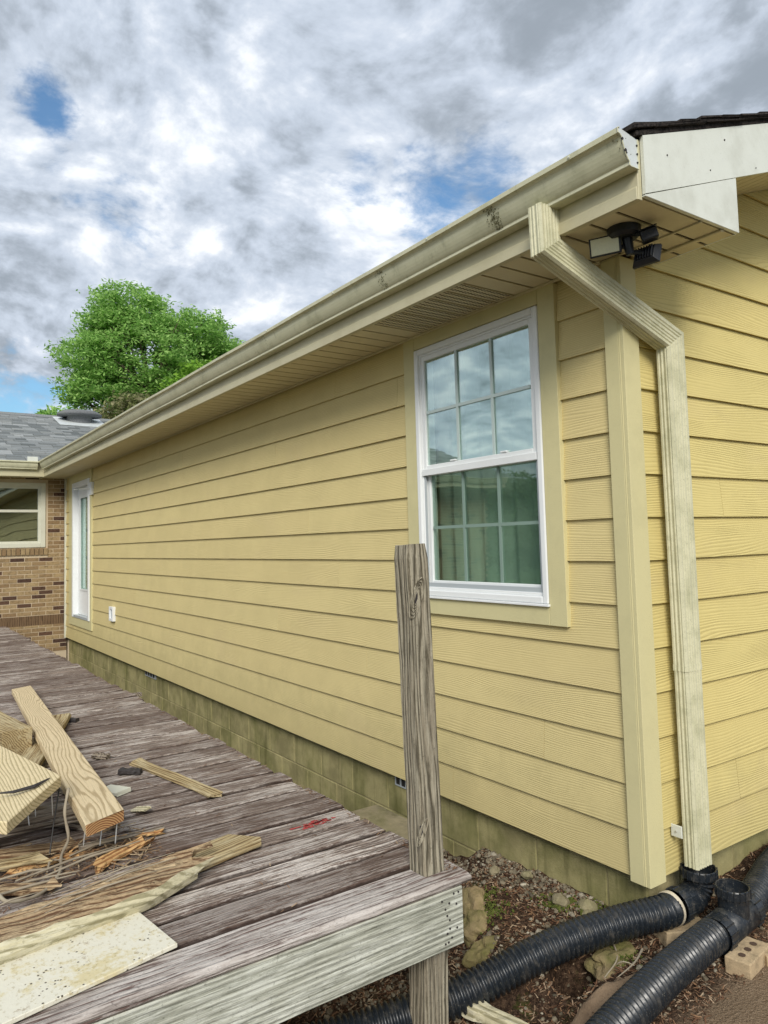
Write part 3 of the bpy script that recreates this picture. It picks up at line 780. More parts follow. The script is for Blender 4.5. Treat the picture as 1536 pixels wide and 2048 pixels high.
# --- foundation of concrete blocks
fm = MB(); fm.box((LX, .034, -.90), (-.034, .18, .02)); fm.box((-.20, .18, -.90), (-.034, 2 * GAB, .02)); fm.obj('foundation_mortar', M['mortar'], H)
blk = None
def blockmesh(L, h, d=.02):
    b = MB(); b.box((0, 0, 0), (L, d, h)); return b
zrow = [-.836, -.636, -.436, -.236, -.036]
for r, z0 in enumerate(zrow):
    hh = .192 if r < 4 else .05
    x1 = -.030 - (.2 if r % 2 else 0)
    if r % 2: bev(blockmesh(.19, hh).obj('block', M['block'], H, world=T(-.030 - .19 , .0300, z0)), .003)
    while x1 > LX + .1:
        L = min(.392, x1 - LX); b = bev(blockmesh(L, hh).obj('block', M['block'], H, world=T(x1 - L, .0300 + random.uniform(-.001, .001), z0)), .003); x1 -= .40
    y0 = .056
    while y0 < 3.0:
        bev(MB().box((0, 0, 0), (.02, .392, hh)).obj('block', M['block'], H, world=T(-.050, y0 + (.2 if r % 2 else 0), z0)), .003); y0 += .40
o = box('starter_flashing', (LX, -.0125, -.004), (-.09, .033, .0), M['alu'], H)
def vent(x0, x1):
    v = MB(); v.box((x0, .020, -.075), (x1, .029, .0), 0)
    for q in range(4): v.box((x0 + .015 + q * (x1 - x0 - .03) / 4, .0185, -.065), (x0 + .010 + (q + .75) * (x1 - x0 - .03) / 4, .0195, -.012), 1)
    v.obj('foundation_vent', M['capgrey'], H, [M['capgrey'], M['dark_metal']])
vent(-6.60, -6.22); vent(-1.74, -1.50)

# --- downspout: rectangular ribbed tube along a bent path
DXB, DXF, DY0, DY1 = .062, .116, .150, .262
def rect_profile(hx, hy, r=.007, ribs=True):
    """(a,b): a across depth, b across width, outline with grooves"""
    P = []
    def side(p, q, n, groove):
        for i in range(n):
            f = i / n; a = p[0] + (q[0] - p[0]) * f; b = p[1] + (q[1] - p[1]) * f; P.append((a, b, groove(f)))
    gr = lambda k: (lambda f: (-.0045 if (f > .10 and f < .92 and int(f * k * 2) % 2) else 0.) if ribs else 0.)
    side((hx, -hy + r), (hx, hy - r), 26, gr(6)); side((hx - r, hy), (-hx + r, hy), 14, gr(3)); side((-hx, hy - r), (-hx, -hy + r), 8, gr(0)); side((-hx + r, -hy), (hx - r, -hy), 14, gr(3))
    out = []
    for i, (a, b, g_) in enumerate(P):
        if abs(a) >= hx - 1e-6: out.append((a + (g_ if a > 0 else -g_), b))
        else: out.append((a, b + (g_ if b > 0 else -g_)))
    return out
def sweep_rect(path, hx, hy, scl=None, cap=True):
    """sections lie in the mitre planes of the path; the width axis stays in the plane of bend"""
    P = [Vector(p) for p in path]; prof = rect_profile(hx, hy); n = len(prof); V = []; F = []
    for i, p in enumerate(P):
        d0 = (P[i] - P[i - 1]).normalized() if i else (P[1] - P[0]).normalized(); d1 = (P[i + 1] - P[i]).normalized() if i < len(P) - 1 else d0
        tdir = (d0 + d1).normalized()
        A = Vector((1, 0, 0)); A = (A - d0 * A.dot(d0)).normalized(); B = d0.cross(A) * -1
        if B.dot(Vector((0, 1, .3))) < 0: B = -B
        s = scl[i] if scl else 1
        for a, b in prof:
            v = A * a * s + B * b * s; k = -v.dot(tdir) / d0.dot(tdir); V.append(p + v + d0 * k)
    for i in range(len(P) - 1):
        for k in range(n): F.append((i * n + k, i * n + (k + 1) % n, (i + 1) * n + (k + 1) % n, (i + 1) * n + k))
    if cap: F.append(tuple(range(n))); F.append(tuple(range(len(P) * n - 1, (len(P) - 1) * n - 1, -1)))
    return V, F
cxx = (DXB + DXF) / 2; cyy = (DY0 + DY1) / 2
V, F = sweep_rect([(.018, -.452, 2.595), (.022, -.452, 2.440), (cxx, cyy, 2.155), (cxx, cyy, .80)], .034, .056)
DS = mesh('downspout', V, F, M['downspout'], H, None); fix(DS); label(DS, 'mildewed cream downspout with bent elbows, greenish on its upper run')
V, F = sweep_rect([(cxx, cyy, .812), (cxx, cyy, .03)], .0325, .0545)
o = mesh('lower_downspout_section', V, F, M['downspout'], DS); fix(o)
sm = MB(); V, F = sweep_rect([(cxx, cyy, .822), (cxx, cyy, .797)], .0352, .0572, None, False); sm.add(V, F); o = sm.obj('section_joint', M['downspout'], DS)
box('strap', (.0255, DY0 - .022, .142), (.075, DY0 - .0165, .190), M['white_metal'], DS, .002)
b = MB(); V, F = tube([(.05, DY0 - .0225, .165), (.05, DY0 - .026, .165)], .004, 8); b.add(V, F); b.obj('strap_screw', M['nail'], DS)

# --- security light under the corner soffit
SL = thing('security_light', 'black twin-head security floodlight under the corner soffit', 'light fixture', (.205, -.225, SZ - .001))
b = MB(); V, F = tube([(.205, -.225, SZ - .001), (.205, -.225, SZ - .028), (.205, -.225, SZ - .040)], [.062, .060, .048], 24); b.add(V, F); b.obj('mounting_base', M['black'], SL)
b = MB(); V, F = tube([(.210, -.215, SZ - .035), (.212, -.21, SZ - .075), (.215, -.205, SZ - .10)], [.020, .018, .016], 12); b.add(V, F); b.obj('stem', M['black'], SL)
def head(c, d, w, h, dep, lensm, arm):
    z = -Vector(d).normalized(); x_ = Vector((0, 0, 1)).cross(z).normalized(); y_ = z.cross(x_)
    mw = T(*c) @ Matrix((x_, y_, z)).transposed().to_4x4()
    b = MB(); V = []; 
    for (s, zz) in ((.72, dep), (1.0, dep * .35), (1.0, 0)):
        for sx, sy in ((-1, -1), (1, -1), (1, 1), (-1, 1)): V.append((sx * w / 2 * s, sy * h / 2 * s, zz))
    F = [(0, 1, 2, 3), (11, 10, 9, 8)] + [(r * 4 + i, (r + 1) * 4 + i, (r + 1) * 4 + (i + 1) % 4, r * 4 + (i + 1) % 4) for r in range(2) for i in range(4)]
    b.add(V, F)
    for q in range(7):
        xx = -w * .3 + q * w * .1; b.box((xx - .002, -h * .34, dep), (xx + .002, h * .34, dep + .010))
    o = b.obj('lamp_head', M['black'], SL, world=mw); fix(o); bev(o, .004, 2)
    l = MB().box((-w / 2 * .88, -h / 2 * .84, -.004), (w / 2 * .88, h / 2 * .84, -.0005)).obj('lens', lensm, o, world=mw); bev(l, .006, 3)
    b = MB(); V, F = tube([arm, Vector(c) - Vector(d).normalized() * dep], .010, 8); b.add(V, F); b.obj('arm', M['black'], SL)
head((.152, -.272, SZ - .058), (1.0, -2.2, -.45), .118, .072, .026, M['lens'], (.210, -.215, SZ - .07))
head((.250, -.150, SZ - .112), (-.15, 1.0, -.35), .105, .075, .030, M['lens'], (.213, -.205, SZ - .09))
b = MB(); b.box((-.030, -.022, -.024), (.030, .022, .018))
mw = T(.292, -.196, SZ - .050) @ Matrix.Rotation(R(35), 4, 'Z') @ Matrix.Rotation(R(-14), 4, 'Y'); o = b.obj('motion_sensor', M['black'], SL, world=mw); bev(o, .006, 2)
b = MB(); b.box((-.033, -.025, .0185), (.033, .025, .022)); o = b.obj('sensor_hood', M['black'], SL, world=mw)
b = MB(); V, F = tube([(.225, -.225, SZ - .03), (.28, -.205, SZ - .045)], .008, 8); b.add(V, F); b.obj('arm', M['black'], SL)

# --- small boxes on the long wall
OB = thing('outlet_box', 'small white outdoor outlet box low on the yellow wall near the door', 'outlet', (-7.77, -.024, .54))
o = MB(); 
for (a, b_, c_, d_) in ((-7.86, .45, -7.825, .63), (-7.715, .45, -7.68, .63), (-7.825, .595, -7.715, .63), (-7.825, .45, -7.715, .485)): o.box((a, -.058, b_), (c_, -.018, d_))
bev(o.obj('cover', M['vinyl'], OB), .003); box('socket', (-7.825, -.040, .485), (-7.715, -.024, .595), M['capgrey'], OB)
DP = thing('junction_plate', 'white plate with a short rod beside the top of the door frame', 'junction box', (-8.87, -.03, 2.2))
o = box('plate', (-8.95, -.056, 2.12), (-8.80, -.018, 2.30), M['vinyl'], DP, .004)
b = MB(); V, F = tube([(-8.88, -.056, 2.21), (-9.05, -.16, 2.215), (-9.20, -.20, 2.22)], .004, 6); b.add(V, F); b.obj('rod', M['white_metal'], DP)

# ------------------------------------------------------------------ brick house on the left
BX = -10.635
BH = thing('brick_house', 'brick house with grey shingle roof meeting the yellow siding wing at left', 'house', (-14, -4, -.3))
mo = MB()
WY0, WY1, WZ0, WZ1 = -1.75, -.315, 1.415, 2.425
mo.box((BX - .2, -9, -.6), (BX - .004, WY0, 2.60)); mo.box((BX - .2, WY1, -.6), (BX - .004, 0.0, 2.60)); mo.box((BX - .2, WY0, -.6), (BX - .004, WY1, WZ0)); mo.box((BX - .2, WY0, WZ1), (BX - .004, WY1, 2.6))
mo.box((BX - .2, 0.02, -.6), (BX - .01, 8, 2.6)); mo.box((-17.4, -9, -.6), (-17.2, 8, 2.6)); mo.box((-17.2, -9, -.6), (BX - .2, -8.8, 2.6)); mo.box((-17.2, 7.8, -.6), (BX - .2, 8, 2.6))
mo.obj('wall', M['wallmortar'], BH)
bL, bH, jt = .194, .054, .010
proto_full = None; cache = {}
def brickobj(L, y, z, m, name='brick', h=bH, dx=0):
    key = (round(L, 3), m.name, round(h, 3))
    w = T(BX + dx, y, z)
    if key in cache: return inst(name, cache[key], BH, w)
    b = MB().box((-.06, 0, 0), (0, L, h)); o = b.obj(name, m, BH, world=w); cache[key] = o; return o
rs = random.Random(3); more = MB(); nb = 0
row = 0; z = -.40
while z < 2.50:
    off = 0 if row % 2 else (bL + jt) / 2
    y = -9 + off
    yb = 0 - off - .004 if row % 2 == 0 else -.004
    # bricks laid from the corner (y=0) outwards
    ye = -.004; first = True
    while ye > -8.9:
        L = (bL + jt) / 2 - jt if (first and row % 2 == 0) else bL
        first = False
        ya = ye - L
        for s0, s1 in ([(ya, ye)] if not (z + bH > WZ0 - .12 and z < WZ1 and ye > WY0 and ya < WY1 + .035) else [(ya, min(ye, WY0)), (max(ya, WY1 + .035), ye)]):
            if s1 - s0 < .03: continue
            m_ = M['brick_dark'] if rs.random() < .17 else M['brick_buff']
            if s0 > -1.35 and nb < 295 and z > -.25: brickobj(s1 - s0, s0, z, m_, dx=rs.uniform(-.002, .002)); nb += 1
            elif s0 < -1.35: more.box((BX - .05, s0, z), (BX, s1, z + bH), 1 if m_ is M['brick_dark'] else 0)
        ye = ya - jt
    row += 1; z += bH + jt
o = more.obj('brick_courses', M['brick_buff'], BH, [M['brick_buff'], M['brick_dark']]); o['kind'] = 'stuff'
y = WY0 - .02
while y < WY1 + .02:
    b = MB().box((BX - .05, y, WZ0 - .115), (BX + .022, y + .055, WZ0 - .012)); o = b.obj('sill_brick', M['brick_buff'], BH); y += .065
# window of the brick house
wf = MB()
for (a, b_, c_, d_) in ((WY0, WZ0, WY0 + .07, WZ1), (WY1 - .07, WZ0, WY1, WZ1), (WY0 + .07, WZ1 - .06, WY1 - .07, WZ1), (WY0 + .07, WZ0, WY1 - .07, WZ0 + .07)): wf.box((BX - .10, a, b_), (BX + .012, c_, d_))
wfo = bev(wf.obj('window_frame', M['vinyl_old'], BH), .004)
s = MB(); a0, a1, c0, c1 = WY0 + .07, WY1 - .07, WZ0 + .07, WZ1 - .06; zm = 1.985
for (a, b_, c_, d_) in ((a0, c0, a0 + .035, c1), (a1 - .035, c0, a1, c1), (a0 + .035, c1 - .03, a1 - .035, c1), (a0 + .035, c0, a1 - .035, c0 + .03), (a0 + .035, zm - .02, a1 - .035, zm + .02)): s.box((BX - .07, a, b_), (BX - .02, c_, d_))
s.obj('sash', M['vinyl_old'], wfo)
for za, zb in ((c0 + .03, zm - .02), (zm + .02, c1 - .03)): box('pane', (BX - .050, a0 + .035, za), (BX - .046, a1 - .035, zb), M['glass_old'], wfo)
box('window_blind', (BX - .16, WY0, WZ0), (BX - .12, WY1, WZ1), M['room'], wfo)
# ledger board from the deck
lo = plank('ledger_board', (BX + .002, -3.3, .285), (BX + .002, -.02, .285), .15, .038, M['ledger_wood'], None, up=(1, 0, 0), seed=5, cham=.004)
# eave of the brick house
i = 0; y = -.40
gx = -10.12
prof2 = [(-10.632 - p[0] , p[1]) for p in KP]; prof2 = [(-10.225, 2.692), (-10.225, 2.588)] + prof2[2:]
G2 = gutter_run('y', -9.3, -.512, prof2, 'gutter', BH, M['gutter'])
sg = MB(); sg.box((-10.126, -.66, 2.700), (-10.121, -.515, 2.775)); sg.box((-10.24, -.520, 2.700), (-10.1265, -.514, 2.775)); bev(sg.obj('splash_guard', M['white_metal'], BH), .001)
box('fascia', (-10.245, -9.3, 2.487), (-10.228, -.41, 2.70), M['alu'], BH)
y = -.41
while y > -9.2:
    box('soffit_panel' , (BX + .02, y - .295, SZ), (-10.246, y - .004, SZ + .006), M['soffit'], BH); y -= .30
RX, RZ = -14.0, 4.07; ex, ez = -10.16, 2.705
rs_ = (RZ - ez) / (ex - RX)
def slab(sgn):
    f = (lambda x: x) if sgn == 1 else (lambda x: 2 * RX - x)
    pl = [(f(ex), ez - .02), (f(RX), RZ - .02), (f(RX), RZ - .005), (f(ex), ez - .005)]
    return prism('roof_deck', pl, 'y', -9.4, 8.4, M['shingle_dark'], BH)
slab(1); slab(-1)
# shingle courses on the slope facing us: the nearest to the eave in view as pieces, remaining by course
q = 0; xx = ex + .02; rest = MB(); cnt = 0
while xx > RX + .02:
    rs = random.Random(q); y = -9.4 - rs.uniform(0, .3)
    while y < 8.4:
        w = .155 + rs.choice((0, .06, .11)); y2 = min(y + w, 8.42); th = rs.choice((.008, .013, .020))
        z0 = ez + (ex - xx) * rs_; z1 = ez + (ex - xx + .18) * rs_
        V = [(xx, y, z0), (xx, y2 - .006, z0), (xx, y2 - .006, z0 + th), (xx, y, z0 + th), (xx - .18, y, z1), (xx - .18, y2 - .006, z1), (xx - .18, y2 - .006, z1 + .002), (xx - .18, y, z1 + .002)]
        F = [(0, 1, 2, 3), (3, 2, 6, 7), (0, 3, 7, 4), (1, 5, 6, 2)]
        # visible from the photo's side: y from about -2 to 2
        rest.add(V, F); y = y2
    xx -= .135; q += 1
o = rest.obj('shingle_courses', isl('roof_shingle_tabs', [(.13, .145, .145), (.24, .255, .255), (.36, .375, .37), (.18, .195, .195), (.29, .30, .29)]), BH); fix(o); o['kind'] = 'stuff'
prism('ridge_cap', [(RX - .16, RZ - .045), (RX, RZ + .03), (RX + .16, RZ - .045), (RX, RZ + .01)], 'y', -9.4, 8.4, M['shingle'], BH)
# roof vent
rv = MB(); cy, cx0, cz = .82, -13.55, RZ - .45 * rs_ 
Vv = []
def ell(r1, r2, z, n=20): return [(cx0 + r1 * math.cos(6.2832 * i / n), cy + r2 * math.sin(6.2832 * i / n), z) for i in range(n)]
rings_ = [ell(.20, .24, cz - .06), ell(.20, .24, cz + .12), ell(.33, .42, cz + .12), ell(.34, .43, cz + .16), ell(.26, .33, cz + .22), ell(.05, .08, cz + .25)]
V = sum(rings_, []); F = [(r * 20 + i, r * 20 + (i + 1) % 20, (r + 1) * 20 + (i + 1) % 20, (r + 1) * 20 + i) for r in range(5) for i in range(20)] + [tuple(range(100, 120))]
o = rv.add(V, F).obj('roof_vent', M['shingle'], BH, smooth=True)
pl = [(cx0 + .42, cz - .42 * rs_ + .03), (cx0 - .30, cz + .30 * rs_ + .03), (cx0 - .30, cz + .30 * rs_ + .015), (cx0 + .42, cz - .42 * rs_ + .015)]
prism('vent_flashing', pl, 'y', cy - .45, cy + .45, M['capwhite'], BH)

# ------------------------------------------------------------------ deck
DZ = .24; PW = .1575
DK = thing('wooden_deck', 'weathered wooden deck with faded purple-brown stain running along the yellow wall', 'deck', (-5, -2.1, -.3))
n = 0; x = -.055; DE = -.88
WEAR = [.9, .55, .3, .45, .6]
while x > -10.55 and n < 67:
    L = DE + 3.35; rsd = random.Random(n)
    seg = 26 if n < 14 else 8
    p1 = (x - PW / 2 + rsd.uniform(-.001, .001), DE + rsd.uniform(-.014, .012), DZ + rsd.uniform(-.0035, .002)); p0 = (x - PW / 2, -3.35, DZ + rsd.uniform(-.002, .002))
    w = PW - .013 - rsd.uniform(0, .004)
    if n == 0: p1 = (x - PW / 2 + .004, -.862, DZ); w = PW - .004
    # mesh along local Y so that the material grain follows the plank
    V, F, mi = plank_mesh(Vector(p1 - Vector(p0) if False else Vector(p1) - Vector(p0)).length, w, .034, seg=seg, jit=.0012, cham=.009 if n else .011, endj=.004, seed=n, bow=rsd.uniform(-.003, .001))
    V = [(-v[1], v[0], v[2]) for v in V]
    ang = math.atan2(-(p1[0] - p0[0]), p1[1] - p0[1])
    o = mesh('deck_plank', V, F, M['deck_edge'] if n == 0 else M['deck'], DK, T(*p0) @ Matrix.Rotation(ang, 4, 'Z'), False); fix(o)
    if n == 0: o['label'] = 'outermost plank, paler and most worn, with rounded end'
    x -= PW; n += 1
# framing: fascia, side fascia, joists, posts
V, F, mi = plank_mesh(2.42, .184, .038, seg=22, jit=.0012, cham=.003, endj=.002, seed=77)
V = [(v[2], v[0], v[1]) for v in V]
o = mesh('fascia_board', V, F, M['fascia_wood'], DK, T(-.060, -3.32, DZ - .037 - .092)); fix(o); o['label'] = 'pale grey-green fascia board with nail holes at its end'
for (yy_, zz_) in ((-.935, .190), (-.955, .165), (-.985, .178), (-.965, .128), (-.955, .112), (-.925, .155), (-.955, .085), (-.925, .080), (-.966, .072), (-.948, .055), (-.975, .042), (-.962, .044), (-.915, .190), (-.972, .150)):
    b = MB(); V, F = tube([(-.0605, yy_, zz_ - .002), (-.0585, yy_, zz_ - .002)], .0036, 8); b.add(V, F); b.obj('nail_head', M['nailhead'], o)
for yj in (-.935, -1.60, -2.3, -3.0):
    b = MB().box((-10.55, yj - .019, DZ - .037 - .14), (-.100, yj + .019, DZ - .0375)); b.obj('joist', M['grey_wood'], DK)
def square_post(name, p0, p1, w, m, seed, seg=24, parent=None, top=True):
    V, F, mi = plank_mesh((Vector(p1) - Vector(p0)).length, w, w, seg=seg, jit=.0009, cham=.007, endj=.002, seed=seed)
    V = [(-v[1], v[2] + w / 2, v[0]) for v in V]     # along local z
    n8 = 8
    if top:
        for k in range(8):
            x_, y_, z_ = V[-8 + k]; V[-8 + k] = (x_ * .90, y_ * .90, z_)
        V2 = list(V); 
    d = Vector(p1) - Vector(p0); q = d.to_track_quat('Z', 'Y'); q = Vector((0, 0, 1)).rotation_difference(d.normalized())
    o = mesh(name, V, F, m, parent, T(*p0) @ q.to_matrix().to_4x4()); fix(o); return o
P0 = square_post('post', (-.160, -.965, DZ - .002), (-.166, -.993, 1.335), .089, M['post'], 4, parent=DK); P0['label'] = 'upright cracked grey post stub with two knots'
def knot(z, side, r, tilt):
    """raised swirl around a knot hole, as ridges on the post face towards the camera corner"""
    b = MB()
    for k in range(5):
        pts = []; rr = r * (1 - k * .17)
        for i in range(25):
            a = i / 24 * 6.2832; u = rr * .45 * math.cos(a); v = rr * 1.35 * math.sin(a); u2 = u + v * tilt
            pts.append((-.166 + .0455 + .0006 * (5 - k), -.99 + u2 + side, z + v))
        V, F = tube(pts, .0022, 5); b.add(V, F)
    b.add(*boxvf((-.124, -.99 + side - .007, z - .022), (-.1185, -.99 + side + .005, z + .020)), 1)
    return b.obj('knot', M['post'], P0, [M['post'], M['nailhead']])
knot(1.155, -.018, .050, .35); knot(.385, -.022, .030, .5)
square_post('post', (-.166, -.978, -.55), (-.160, -.965, DZ - .04), .098, M['post'], 9, parent=DK)
square_post('post', (-.166, -2.90, -.55), (-.160, -2.90, DZ - .04), .098, M['post'], 10, parent=DK)
for xx_ in (-3.2, -6.2, -9.2): square_post('post', (xx_, -1.0, -.55), (xx_, -1.0, DZ - .18), .089, M['post'], 11, parent=DK)
box('deck_bracket', (-3.98, -.90, DZ - .03), (-3.94, -.80, DZ - .001), M['grey_wood'], DK)
b = MB()
label(_l := lo, None); lo.parent = DK; lo.matrix_parent_inverse = WM[DK.name].inverted()
# faint red paint mark on a plank
rm = MB(); rr = random.Random(2)
for i in range(60):
    yy_ = -1.06 + rr.gauss(0, .035); xx_ = -.76 + rr.gauss(0, .012); s = rr.uniform(.001, .004); rm.add(*boxvf((xx_ - s, yy_ - s * 3, DZ + .0004), (xx_ + s, yy_ + s * 3, DZ + .0016)))
M['red'] = painted('red_paint', (.42, .05, .05), (.25, .04, .04), .3, .7)
o = rm.obj('red_paint_mark', M['red'], DK); o['kind'] = 'stuff'

# ------------------------------------------------------------------ lumber pile on the deck
def nails(parent, pts, d=(.05, -.02, -1), L=.055):
    d = Vector(d).normalized()
    for p in pts:
        p = Vector(p); dd = (d + Vector((random.uniform(-.15, .15), random.uniform(-.15, .15), 0))).normalized()
        V, F = tube([p, p + dd * L * .92, p + dd * L], [.0019, .0019, .0004], 6); mesh('nail', V, F, M['nail'], parent)
A_ = plank('lumber_board', (-4.55, -1.555, .292), (-.842, -1.843, .420), .142, .040, M['fresh'], mend=M['end'], seed=31, cham=.004, ends=(-.12, -.10), seg=16)
label(A_, 'long fresh pine board lying over the pile, nail tips under its sawn end', 'board')
d = (Vector((-.842, -1.843, .420)) - Vector((-4.55, -1.555, .292))).normalized()
base = Vector((-.93, -1.84, .377)); nails(A_, [base + Vector((.0, -.05, 0)), base + Vector((.03, .0, 0)), base + Vector((.05, .045, 0))], (.10, -.1, -1), .07)
# wide pale beam with a split
bmx = MB()
top = [(-1.165, -1.925, .500), (-.800, -2.158, .487), (-.86, -2.20, .487), (-3.1, -2.42, .36), (-3.1, -2.10, .36)]
V = [Vector(v) for v in top] + [Vector(v) - Vector((.0, 0, .042)) for v in top]; n5 = 5
F = [tuple(range(5)), tuple(range(9, 4, -1))] + [(i, i + 5, (i + 1) % 5 + 5, (i + 1) % 5) for i in range(5)]
o = bmx.add(V, F).obj('wide_plank', M['fresh2']); fix(o); bev(o, .003); B_ = label(o, 'wide pale plank with an oblique end and a long split, on top of the pile', 'board')
sp_ = MB()
for k in range(2):
    pts = [(-1.16 + .01 * k, -1.965, .5005), (-1.10 + .012 * k, -2.03, .4985), (-1.085 + .01 * k, -2.10, .497), (-1.12, -2.17, .494)]
    V, F = tube(pts, [.001, .005, .004, .001], 6); sp_.add(V, F)
sp_.obj('split', M['nailhead'], B_)
nails(B_, [(-1.14, -2.02, .457), (-1.06, -2.06, .457), (-1.10, -1.97, .457)], (.12, .12, -1), .08)
E_ = plank('timber', (-1.255, -2.9, .372), (-1.235, -1.74, .372), .038, .075, M['grey_wood'], seed=12, cham=.004); label(E_, 'grey weathered timber on edge beneath the pale planks', 'timber')
E2 = plank('timber', (-1.50, -2.9, .300), (-1.45, -1.76, .298), .14, .040, M['grey_wood'], seed=13, cham=.004); label(E2, 'grey weathered timber lying flat deep in the shade behind the one on edge', 'timber')
Sp = plank('timber', (-1.9, -2.45, .299), (-1.0, -2.50, .297), .09, .04, M['grey_wood'], seed=14); label(Sp, 'short dark timber block under the pile at the left frame edge', 'timber')
C_ = plank('scrap_block', (-3.4, -1.99, .40), (-2.55, -1.875, .40), .15, .15, M['tan'], seed=15, cham=.006); label(C_, 'tan block sticking up behind the wide pale plank', 'wood block')
D_ = plank('scrap_board', (-3.35, -1.50, .283), (-1.9, -1.98, .310), .12, .034, M['tan'], seed=16, cham=.004, endj=.012); label(D_, 'brown scrap board crossing beneath the long fresh board', 'board')
# flat scrap board at the right of the rotten one
G_ = plank('scrap_board', (-.44, -2.45, .280), (-.735, -1.375, .274), .135, .030, M['tan'], seed=18, cham=.005, ends=(0, -.06), endj=.003); label(G_, 'greenish tan scrap board lying flat beside the rotten timber', 'board')
H_ = plank('wood_strip', (-2.055, -1.392, .2595), (-1.295, -1.258, .262), .062, .016, M['tan'], seed=19, cham=.003, endj=.008, jit=.002); label(H_, 'thin tan strip alone in the middle of the deck', 'wood strip')
# rotten half-log
def rotten():
    N = 46; V = []; F = []; mi = []
    prof = [(-.095, .002), (-.100, .050), (-.072, .074), (-.045, .060), (-.015, .080), (.02, .066), (.055, .072), (.078, .056), (.092, .034), (.080, .004)]
    n = len(prof)
    for i in range(N + 1):
        f = i / N; y = -3.1 + f * 1.50; xc = -.465 - (f - .6) * .24; tip = max(0, (f - .86) / .14)
        for k, (a, b) in enumerate(prof):
            top = 1 < k < 8
            a2 = a * (1 - .35 * tip) - .03 * tip; b2 = b * (1 - .25 * tip) + .018 * tip
            if top: b2 += .016 * noise.noise(Vector((y * 9, a * 60, 2))) + .009 * noise.noise(Vector((y * 30, a * 90, 7)))
            dy = (.05 * noise.noise(Vector((k * 3.1, 0, 0))) * 1.6 + (.06 if k in (2, 3) else -.03 if k in (0, 8, 9) else 0)) * (1 if i == N else 0)
            V.append((xc + a2, y + dy, .2415 + b2 + (.005 if i else 0)))
    for i in range(N):
        for k in range(n):
            F.append((i * n + k, (i + 1) * n + k, (i + 1) * n + (k + 1) % n, i * n + (k + 1) % n)); mi.append(0 if 1 <= k <= 6 else 1)
    F.append(tuple(range(n))); F.append(tuple(range(N * n + n - 1, N * n - 1, -1))); mi += [0, 0]
    # local frame with x along the log so that the grain follows
    Vl = [(v[1] + 2.3, -(v[0] + .55), v[2] - .28) for v in V]
    mw = T(-.55, -2.3, .28) @ Matrix.Rotation(R(90), 4, 'Z')
    o = mesh('rotten_timber', Vl, F, M['rot'], None, mw, False, [M['rot'], M['rotside']], mi); fix(o); return o
F_ = rotten(); label(F_, 'rotten orange-brown timber with pale outer face, lying across the painted panel', 'timber')
sl_ = MB()
for i in range(7):
    y0 = -2.0 + random.uniform(-.5, .12); x0 = -.60 + i * .022 - (y0 + 2.1) * .16; L = random.uniform(.15, .38)
    sl_.add(*tube([(x0, y0, .318), (x0 - L * .08, y0 + L * .5, .326 + random.uniform(0, .01)), (x0 - L * .17, y0 + L, .326)], [.001, random.uniform(.002, .0045), .0008], 5))
sl_.obj('splintered_edge', M['splinter'], F_)
# painted panel
pl = [(-.452, -1.850), (-.262, -1.795), (-.205, -1.815), (.03, -2.62), (-.30, -2.75)]
pl = [(-.462, -1.848), (-.196, -1.812), (-.098, -2.29), (-.06, -2.62), (-.40, -2.70)]
o = prism('painted_panel', pl, 'z', .2435, .256, M['ply'], None, .002); label(o, 'flaking white and yellow painted panel lying at the edge of the deck', 'panel')
# orange split piece, thin sticks, chips
o = plank('split_chunk', (-.86, -1.868, .268), (-.965, -1.672, .272), .05, .024, M['orange'], seed=21, cham=.006, endj=.014, jit=.003, ends=(.03, -.04)); label(o, 'bright orange split chunk of wood lying before the nail tips', 'wood chunk')
o = plank('split_chunk', (-.98, -2.12, .266), (-1.02, -1.90, .262), .028, .018, M['orange'], seed=22, cham=.004, endj=.014, jit=.003); label(o, 'narrow reddish split chunk among the dry sticks', 'wood chunk')
o = plank('white_offcut', (-1.70, -1.635, .262), (-1.60, -1.575, .262), .085, .016, M['vinyl_old'], seed=23, cham=.002, jit=.0005); label(o, 'small white offcut lying just beyond the long fresh board', 'offcut')
o = plank('white_offcut', (-1.36, -1.60, .254), (-1.30, -1.56, .262), .045, .008, M['rotside'], seed=24, cham=.002, jit=.002); label(o, 'tiny pale flake of wood beside the long fresh board', 'offcut')
o = plank('wood_strip', (-1.06, -1.88, .264), (-1.05, -1.575, .262), .030, .016, M['grey_wood'], seed=25, cham=.003); label(o, 'grey strip poking out under the sawn end of the long fresh board', 'wood strip')
for i, (a, b) in enumerate((((-2.30, -1.54, .268), (-2.24, -1.48, .262)), ((-1.92, -1.51, .27), (-1.86, -1.42, .262)), ((-3.35, -1.53, .268), (-3.25, -1.42, .262)))):
    o = plank('dark_offcut', a, b, .045, .024, M['nailhead'] if i else M['grey_wood'], seed=40 + i, cham=.006, jit=.004)
    label(o, ('small dark scrap in the shade of the long fresh board, nearest the thin strip', 'small blackened offcut beside the long fresh board', 'dark scrap beside the far end of the long fresh board')[i], 'offcut')
sticks = [((-1.02, -2.16, .262), (-.96, -1.95, .266)), ((-.93, -2.20, .263), (-.90, -1.96, .262)), ((-.88, -2.12, .266), (-.95, -1.78, .27)), ((-.86, -2.05, .262), (-.93, -1.70, .276)), ((-.83, -2.22, .264), (-.84, -1.93, .262)), ((-.99, -1.93, .262), (-1.03, -1.70, .262)), ((-.80, -2.2, .268), (-.80, -1.95, .270)), ((-.90, -2.02, .262), (-.99, -1.97, .268))]
SLB = ['thin grey stick lying farthest back in the litter', 'thin bare stick in the litter near the left frame edge', 'long thin stick reaching towards the orange chunk', 'longest thin stick crossing the foot of the orange chunk', 'pale thin stick beside the rotten timber at the left', 'thin curved stick in the shade under the nail tips', 'pale thin stick closest to the rotten timber', 'short stick lying crosswise among the others']
